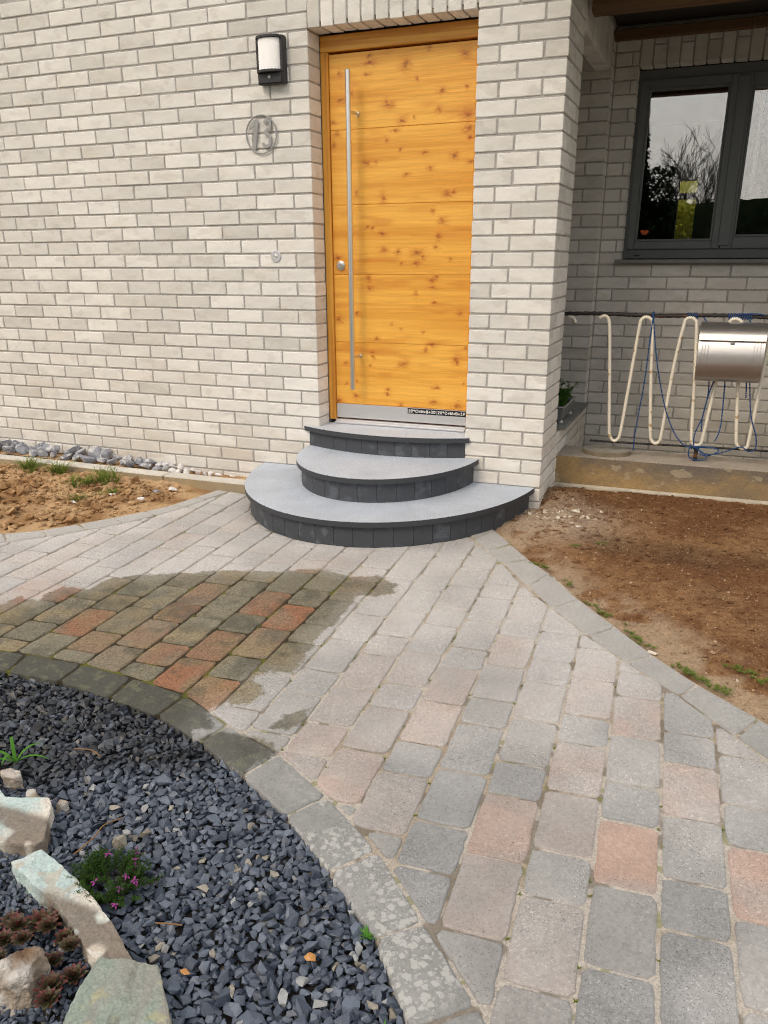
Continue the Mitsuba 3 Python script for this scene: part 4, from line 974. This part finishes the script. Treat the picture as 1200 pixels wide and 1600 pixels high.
k = put('soil_clods', m, 'm_soil_l', uv=uv); tag(k, 'loose clods on the dry yellowish soil', 'soil', kind='stuff')
for k, (x, y, r, t, lab) in enumerate([(-.862, -.411, .032, 1., 'white stone on yellow soil close to the kerb'), (-1.149, -.651, .020, .9, 'small white stone on soil between the weeds'), (-1.255, -.877, .020, .8, 'small white stone nearest the path on yellow soil'), (-.914, -.671, .028, .75, 'grey flat stone half buried in yellow soil near the path'), (-.92, -.50, .024, .3, 'grey stone beside the white one near the kerb')]):
    v, f = STONES[4 * k + 1]; kk = put('stone', (v * r * [1.1, 1, .8] + [x, y, .022], f), 'm_rubble', uv=[t, .5]); tag(kk, lab, 'stone')
for k, (x, y, n, h, sp, lab) in enumerate([(-2.10, -.34, 46, .13, .08, 'leafy green weed clump at the far left on yellow soil'), (-1.86, -.36, 40, .13, .08, 'grassy weed clump by the kerb, second from left'), (-1.50, -.52, 26, .09, .09, 'sparse grassy weed in the middle of the yellow soil'), (-1.36, -.40, 30, .13, .08, 'upright grassy weed beside the kerb, rightmost'), (-1.33, -.80, 12, .05, .06, 'tiny weed on soil nearest the path'), (-1.18, -.62, 10, .045, .05, 'tiny weed beside a small white stone'), (-1.50, -.28, 9, .10, .05, 'thin grass blades sprouting at the kerb')]):
    kk = put('weed', blades([(x + q.normal(0, .035), y + q.normal(0, .028), .01) for _ in range(9)], n // 4 + 3, h * .95, sp * 1.7, .0030, 30 + k), 'm_grass'); tag(kk, lab, 'weed')

tag('kerb', 'pale concrete kerb between soil and house wall', 'kerb', kind='structure')
for a, b in ((-3.6, -2.05), (-2.045, -1.05), (-1.045, -.34)):
    put('kerb__kerb_stone', cbox((a, -.262, -.12), (b, -.158, .058), .006, .001), 'm_kerb')
put('gravel_strip', grid_mesh(sbox(-3.6, -.155, -.35, .01), .02, lambda x, y: .03 + .03 * np.clip((-x - .9) / 1.2, 0, 1) + .012 * (meshkit.fbm(np.c_[x, y, x * 0] * 20, 2, 3) - .5)), 'm_soil_l', smooth=True); tag('gravel_strip', 'strip of earth along the foot of the wall', kind='structure')
x = -.78; k = 0
while x > -2.95:
    t = np.clip((-x - .9) / .8, 0, 1); r = RNG.uniform(.040, .062) * (.72 + .48 * t)
    for row in range(2 if x < -.9 else 1):
        y = -.118 + row * .062 + RNG.normal(0, .008) if x < -.9 else -.085
        v, f = trimesh.creation.icosphere(subdivisions=2, radius=1.).vertices, trimesh.creation.icosphere(subdivisions=2, radius=1.).faces
        hv, hf = STONES[RNG.integers(len(STONES))]
        nrm = np.cross(hv[hf[:, 1]] - hv[hf[:, 0]], hv[hf[:, 2]] - hv[hf[:, 0]]); nrm /= np.linalg.norm(nrm, axis=1, keepdims=True); off = (nrm * hv[hf[:, 0]]).sum(1)
        dd = np.asarray(v) @ nrm.T; rad = np.min(np.where(dd > 1e-3, off / np.maximum(dd, 1e-3), 9), axis=1)
        w = np.asarray(v) * rad[:, None]; w *= (1 + .10 * (meshkit.fbm(w * 3 + k, 3, k) - .5))[:, None]
        w = (w * r * (1.0 if row == 0 else 1.08)) @ rot_rand(.6).T + [x + RNG.normal(0, .01), y, .050 + .035 * t + (.018 if row else 0) * t]
        kk = put('rubble_stone', (w, f), 'm_rubble', uv=[float(np.clip(RNG.normal(.95 - .62 * t, .16), 0, 1)), RNG.random()], smooth=30) if False else put('rubble_stone', (w, f), 'm_rubble', uv=[float(np.clip(RNG.normal(.80 - .62 * t, .16), 0, 1)), RNG.random()], smooth=False)
        tag(kk, 'angular grey and white rubble stone lying between kerb and wall', 'stone', 'rubble stones along the wall'); k += 1
    x -= r * 1.75
for k, (x, r, lab) in enumerate([(-.70, .026, 'small white stone chip on the kerb near the steps'), (-.60, .02, 'smallest white stone chip by the steps')]):
    v, f = STONES[6 + k]; kk = put('stone', (v * r * [1.3, 1, .6] + [x, -.12, .062], f), 'm_rubble', uv=[1., .4]); tag(kk, lab, 'stone')

# ------------------------------------------------------------------ plinth, railing, letter box, cable, planter
k = put('concrete_plinth', cbox((1.30, .50, -.4), (5.0, .79, .238), .008, .001), 'm_plinth'); tag(k, 'weathered ochre concrete plinth below the railing', 'wall')
put('concrete_plinth__ledge', cbox((1.36, .465, -.2), (5.0, .4995, .060), .008, .001), 'm_ledge')
t = np.linspace(0, 2 * np.pi, 41)[:-1]
k = put('round_slab', slab(ccw(np.c_[1.705 + .148 * np.cos(t), .635 + .115 * np.sin(t)]), .2385, .268, .005), 'm_lid', smooth=40); tag(k, 'round concrete lid lying on the plinth behind the pillar', 'lid')
ZIG = [(1.594,1.062),(1.624,1.075),(1.649,1.058),(1.662,.99),(1.689,.689),(1.713,.399),(1.729,.343),(1.749,.327),(1.77,.34),(1.783,.393),(1.808,.706),(1.831,1.005),(1.839,1.057),(1.865,1.073),(1.893,1.06),(1.907,1.017),(1.93,.701),(1.96,.394),(1.974,.344),(1.995,.329),(2.015,.342),(2.025,.387),(2.05,.792),(2.078,1.026),(2.088,1.065),(2.112,1.074),(2.136,1.063),(2.151,1.012),(2.176,.712),(2.197,.4),(2.211,.345),(2.233,.333),(2.255,.346),(2.264,.393),(2.292,.707),(2.32,1.017),(2.328,1.062),(2.35,1.074),(2.377,1.063),(2.392,1.018),(2.415,.713),(2.446,.407),(2.463,.351),(2.491,.336),(2.513,.348),(2.519,.401),(2.534,.719),(2.545,1.022),(2.552,1.061),(2.575,1.074),(2.598,1.06),(2.612,1.02),(2.66,.40),(2.676,.35),(2.70,.336),(2.72,.35),(2.74,.42),(2.78,1.03)]
RL = 'railing'; tag(RL, 'low black metal railing with cream zigzag tubing on the plinth', 'railing'); YR = .62
xs = np.arange(1.36, 3.3, .02)
put(RL + '__top_rail', tube(np.c_[xs, np.full(len(xs), YR), 1.083 + .004 * np.sin(xs * 9) + .003 * (xs - 1.4)], .0115 + .0018 * np.sin(xs * 130), 10), 'm_rail', smooth=True)
xs = np.arange(1.60, 3.3, .05)
put(RL + '__bottom_rail', tube(np.c_[xs, np.full(len(xs), YR), .322 + .006 * np.sin(xs * 3)], .0065, 8), 'm_rail', smooth=True)
for x in (2.235, 3.1): put(RL + '__post', cbox((x - .012, YR - .012, .236), (x + .012, YR + .012, .33), .002), 'm_rail')
zp = np.array(ZIG); put(RL + '__tubing', tube(smooth_path(np.c_[zp[:, 0], np.full(len(zp), YR - .012), zp[:, 1]], 5), .0098, 10), 'm_cream', smooth=True)
put(RL + '__tubing', tube(smooth_path([(1.41, YR, 1.066), (1.435, YR - .005, 1.062), (1.452, YR - .008, 1.045), (1.455, YR - .01, 1.03)], 4), .0098, 10), 'm_cream', smooth=True)
CAB = [[(1.904,1.102),(1.919,.998),(1.961,.79),(2.028,.557),(2.097,.407),(2.166,.332),(2.218,.332),(2.28,.334)],[(1.905,1.095),(1.9,.935),(1.895,.702),(1.878,.482),(1.87,.346),(1.872,.278)],[(2.218,.336),(2.195,.314),(2.201,.265),(2.249,.246),(2.299,.261),(2.274,.298),(2.23,.323),(2.3,.332),(2.363,.317),(2.307,.279),(2.255,.286)],[(2.287,.75),(2.262,.635),(2.246,.505),(2.25,.424)],[(2.246,.505),(2.215,.405),(2.217,.339)],[(2.254,.75),(2.26,.635),(2.246,.505)],[(2.341,.75),(2.353,.512),(2.349,.425),(2.331,.369)],[(2.455,.75),(2.467,.635)],[(2.471,.75),(2.506,.543),(2.551,.418),(2.559,.343),(2.522,.324),(2.479,.348),(2.394,.31),(2.296,.287),(2.219,.33)],[(2.18,1.08),(2.20,1.055),(2.205,1.03)],[(2.41,1.08),(2.43,1.06),(2.44,1.0)]]
cb = [tube(smooth_path([(x, YR - .026 + .004 * math.sin(i * 2.1 + j), z) for i, (x, z) in enumerate(c)], 6), .0036, 6) for j, c in enumerate(CAB)]
for x0, x1, n in ((2.09, 2.15, 5), (2.31, 2.44, 11), (1.898, 1.91, 3)):
    t = np.linspace(0, 2 * np.pi * n, n * 12); cb.append(tube(np.c_[np.linspace(x0, x1, len(t)), YR + .0165 * np.cos(t), 1.085 + .0165 * np.sin(t)], .0033, 6))
t = np.linspace(0, 2 * np.pi * 4, 50); cb.append(tube(np.c_[np.linspace(2.20, 2.25, len(t)), YR + .014 * np.cos(t), .322 + .014 * np.sin(t)], .0033, 6))
cb.append(tube(smooth_path([(2.36, YR - .02, 1.10), (2.45, YR - .018, 1.103), (2.50, YR - .016, 1.097)], 5), .0036, 6))
k = put('cable', cat(cb), 'm_cable', smooth=True); tag(k, 'blue plastic cord tied to the railing and hanging down in strands', 'cord')

M_ = 'letter_box'; tag(M_, 'brushed metal letter box hanging on the railing', 'letter box')
mx0, mx1 = 2.176, 2.521
def prof(pts, x0, x1, b=.003):
    p = smooth_path(pts, 5)
    return p
def extrude_x(P, x0, x1):
    """Profile P (y, z), counter-clockwise, along x."""
    v, f = extr(Polygon(P).buffer(0), x1 - x0)
    w = np.c_[v[:, 2] + x0, v[:, 0], v[:, 1]]; return w, f
fr = smooth_path([(.575, .728), (.50, .737), (.455, .775), (.428, .83), (.424, .89), (.436, .945), (.452, .973)], 6)
put(M_ + '__body', extrude_x(np.vstack([fr, [(.585, .973), (.585, .728)]]), mx0, mx1), 'm_box', smooth=30)
ld = smooth_path([(.432, .968), (.444, 1.000), (.472, 1.030), (.515, 1.050), (.585, 1.056)], 6)
put(M_ + '__lid', extrude_x(np.vstack([ld, [(.585, .976), (.455, .976)]]), mx0 - .001, mx1 + .001), 'm_box', smooth=30)
for x in (mx0 + .022, mx0 + .038, mx0 + .054, mx1 - .054, mx1 - .038, mx1 - .022):
    put(M_ + '__rib', tube(np.c_[np.full(len(fr), x), fr[:, 0] + .0005, fr[:, 1]][10:], .0022, 8), 'm_box', smooth=True)
put(M_ + '__lock', cat([cbox((2.340, .428, .948), (2.364, .452, .966), .003), cbox((2.349, .4265, .954), (2.355, .43, .960), .001)]), 'm_steel')
put(M_ + '__emblem', torus((2.352, .4575, 1.016), .011, .0016, n=24, m=6), 'm_box', smooth=True)

PL = 'planter'; tag(PL, 'grey metal planter box with a green plant on the low wall', 'planter')
pz = .4105
def tray(x0, x1, y0, y1, z0, z1, fl, th=.004):
    o = [(x0, y0), (x1, y0), (x1, y1), (x0, y1)]; big = [(x0 - fl, y0 - fl), (x1 + fl, y0 - fl), (x1 + fl, y1 + fl), (x0 - fl, y1 + fl)]
    sh = lambda q, d: [(q[0][0] + d, q[0][1] + d), (q[1][0] - d, q[1][1] + d), (q[2][0] - d, q[2][1] - d), (q[3][0] + d, q[3][1] - d)]
    rings = [(o, z0), (big, z1), (sh(big, th), z1), (sh(o, th), z0 + th)]
    v = np.array([(x, y, z) for r, z in rings for x, y in r]); f = []
    for r in range(3):
        for k in range(4):
            a, b = r * 4 + k, r * 4 + (k + 1) % 4; f += [[a, b, b + 4], [a, b + 4, a + 4]]
    f += [[12, 13, 14], [12, 14, 15], [0, 2, 1], [0, 3, 2]]
    return v, np.array(f)
put(PL + '__box', tray(1.315, 1.405, .62, 1.06, pz + .012, pz + .105, .018), 'm_zinc')
put(PL + '__rim', cat([tube([(1.425, .60, pz + .106), (1.425, 1.08, pz + .106)], .007, 10), tube([(1.295, .60, pz + .106), (1.425, .60, pz + .106)], .006, 10)]), 'm_grey_metal', smooth=40)
for x, y in ((1.40, .66), (1.40, 1.0), (1.33, .66), (1.33, 1.0)): put(PL + '__foot', dome((x, y, pz), .016, (0, 0, 1), 1.0), 'm_curtain', smooth=True)
put(PL + '__earth', grid_mesh(sbox(1.312, .625, 1.408, 1.055), .02, lambda x, y: pz + .09 + .01 * (meshkit.noise(np.c_[x, y, x * 0] * 60) - .5)), 'm_earth', smooth=True)
q = np.random.default_rng(5); lv, st = [], []
for k in range(26):
    b = np.array([1.365 + q.normal(0, .020), .74 + q.uniform(-.09, .12), pz + .09]); a = q.uniform(0, 6.28); el = q.uniform(.75, 1.5); L = q.uniform(.08, .19)
    d = np.array([math.cos(a) * math.cos(el), math.sin(a) * math.cos(el), math.sin(el)]); st.append(tube([b, b + d * L], [.003, .002], 5))
    for s in np.linspace(.25, 1, 7):
        for w in range(2): lv.append(place(leaf(q.uniform(.028, .045), .011, .3, .3), b + d * L * s, q.uniform(0, 6.28), q.uniform(-.2, .9)))
put(PL + '__plant', cat(st), 'm_leaf'); put(PL + '__plant__foliage', cat(lv), 'm_leaf')

# ------------------------------------------------------------------ ground, and what the window mirrors
put('ground', cbox((-260, -260, -1.2), (260, 260, -.13), .01), 'm_ground') ; tag('ground', 'ground around the house', kind='structure')
def tree(o, h, depth, r0, seed, lean=.0):
    q = np.random.default_rng(seed); trunk, br = [], []
    def grow(p, d, L, r, lev):
        n = 5; pts = [p]
        for _ in range(n):
            d = d + q.normal(0, .10, 3) + np.array([0, 0, .07]); d /= np.linalg.norm(d); pts.append(pts[-1] + d * L / n)
        rr = np.maximum(np.linspace(r, r * .62, n + 1), .008); (trunk if lev == 0 else br).append(tube(pts, rr, 6 if lev < 2 else 3, False))
        if lev >= depth: return
        for k in range(q.integers(4, 7)):
            i = q.integers(2, n + 1); a = q.uniform(0, 6.28); e = np.array([math.cos(a), math.sin(a), 0]); w = q.uniform(.35, .9)
            dd = d * (1 - .35 * w) + e * w; dd /= np.linalg.norm(dd); grow(pts[i], dd, L * q.uniform(.5, .78), rr[i] * .6, lev + 1)
    grow(np.array(o, float), np.array([lean, 0, 1.]), h * .36, r0, 0)
    return cat(trunk), cat(br)
for k, (x, y, h, s, lab) in enumerate([(.35, -22, 6.3, 3, 'bare tree mirrored in the middle of the window pane'), (-.45, -22.6, 5.9, 8, 'bare tree mirrored beside the conifer in the pane')]):
    key = 'bare_tree' if k == 0 else 'bare_tree_001'; tk, bk = tree((x, y, -.13), h, 4, .12, s); tag(key, lab, 'tree'); put(key + '__trunk', tk, 'm_bark'); put(key + '__crown', bk, 'm_bark')
def fluff(c, ext, n, size, seed, cone=False):
    q = np.random.default_rng(seed); vs = []; L = leaf(size, size * .35, .2, .2)
    for k in range(n):
        if cone:
            a = q.uniform(0, 6.28); u = q.random() ** 1.4; rad = (1 - u) * (1 - q.random() ** 2 * .5); p = np.array([rad * math.cos(a) * ext[0], rad * math.sin(a) * ext[1], u * ext[2]])
        else: p = q.uniform(-1, 1, 3) * ext
        p = p * (1 + .25 * (meshkit.noise((p * .9 + seed)[None], seed)[0] - .5))
        vs.append(place(L, np.array(c) + p, q.uniform(0, 6.28), q.uniform(-.8, .8)))
    return cat(vs)
tag('conifer', 'dark conifer mirrored at the left of the pane', 'tree')
put('conifer__foliage', fluff((-.80, -22, .2), (.85, .85, 5.3), 6500, .17, 3, True), 'm_conifer'); put('conifer__trunk', tube([(-.80, -22, -.13), (-.80, -22, 4.5)], [.2, .03], 8), 'm_bark')
tag('evergreen_tree', 'dark dense evergreen mirrored in the left half of the pane', 'tree'); put('evergreen_tree__foliage', fluff((-.25, -21.3, 2.5), (.62, .6, 1.55), 2600, .15, 13), 'm_conifer'); put('evergreen_tree__trunk', tube([(-.25, -21.3, -.13), (-.25, -21.3, 2.5)], [.15, .06], 8), 'm_bark')
def hedge_core(x0, x1, y, h, w, seed):
    g = trimesh.creation.box((x1 - x0, w, h)); t = m3.Manifold.cube((x1 - x0, w, h)).refine_to_length(.5).to_mesh(); v = np.array(t.vert_properties[:, :3]); v += np.array([x0, y - w / 2, -.15])
    v += (np.stack([meshkit.fbm(v * .9 + o, 3, seed) for o in (0, 9, 17)], -1) - .5) * .7; return v, np.array(t.tri_verts)
k = put('hedge', cat([hedge_core(-12, 16, -22.6, 3.15, 1.6, 4), fluff((2, -22.5, 1.4), (14, .95, 1.5), 9000, .20, 5)]), 'm_conifer'); tag(k, 'dark hedge mirrored low in the window', 'hedge')
k = put('hedge', cat([hedge_core(-1.4, 3.8, 10.9, 2.75, .7, 7), fluff((1.2, 10.4, 1.25), (2.6, .35, 1.05), 9000, .08, 8)]), 'm_hedge'); tag(k, 'yellow-green shrub seen through the far window of the room', 'hedge')
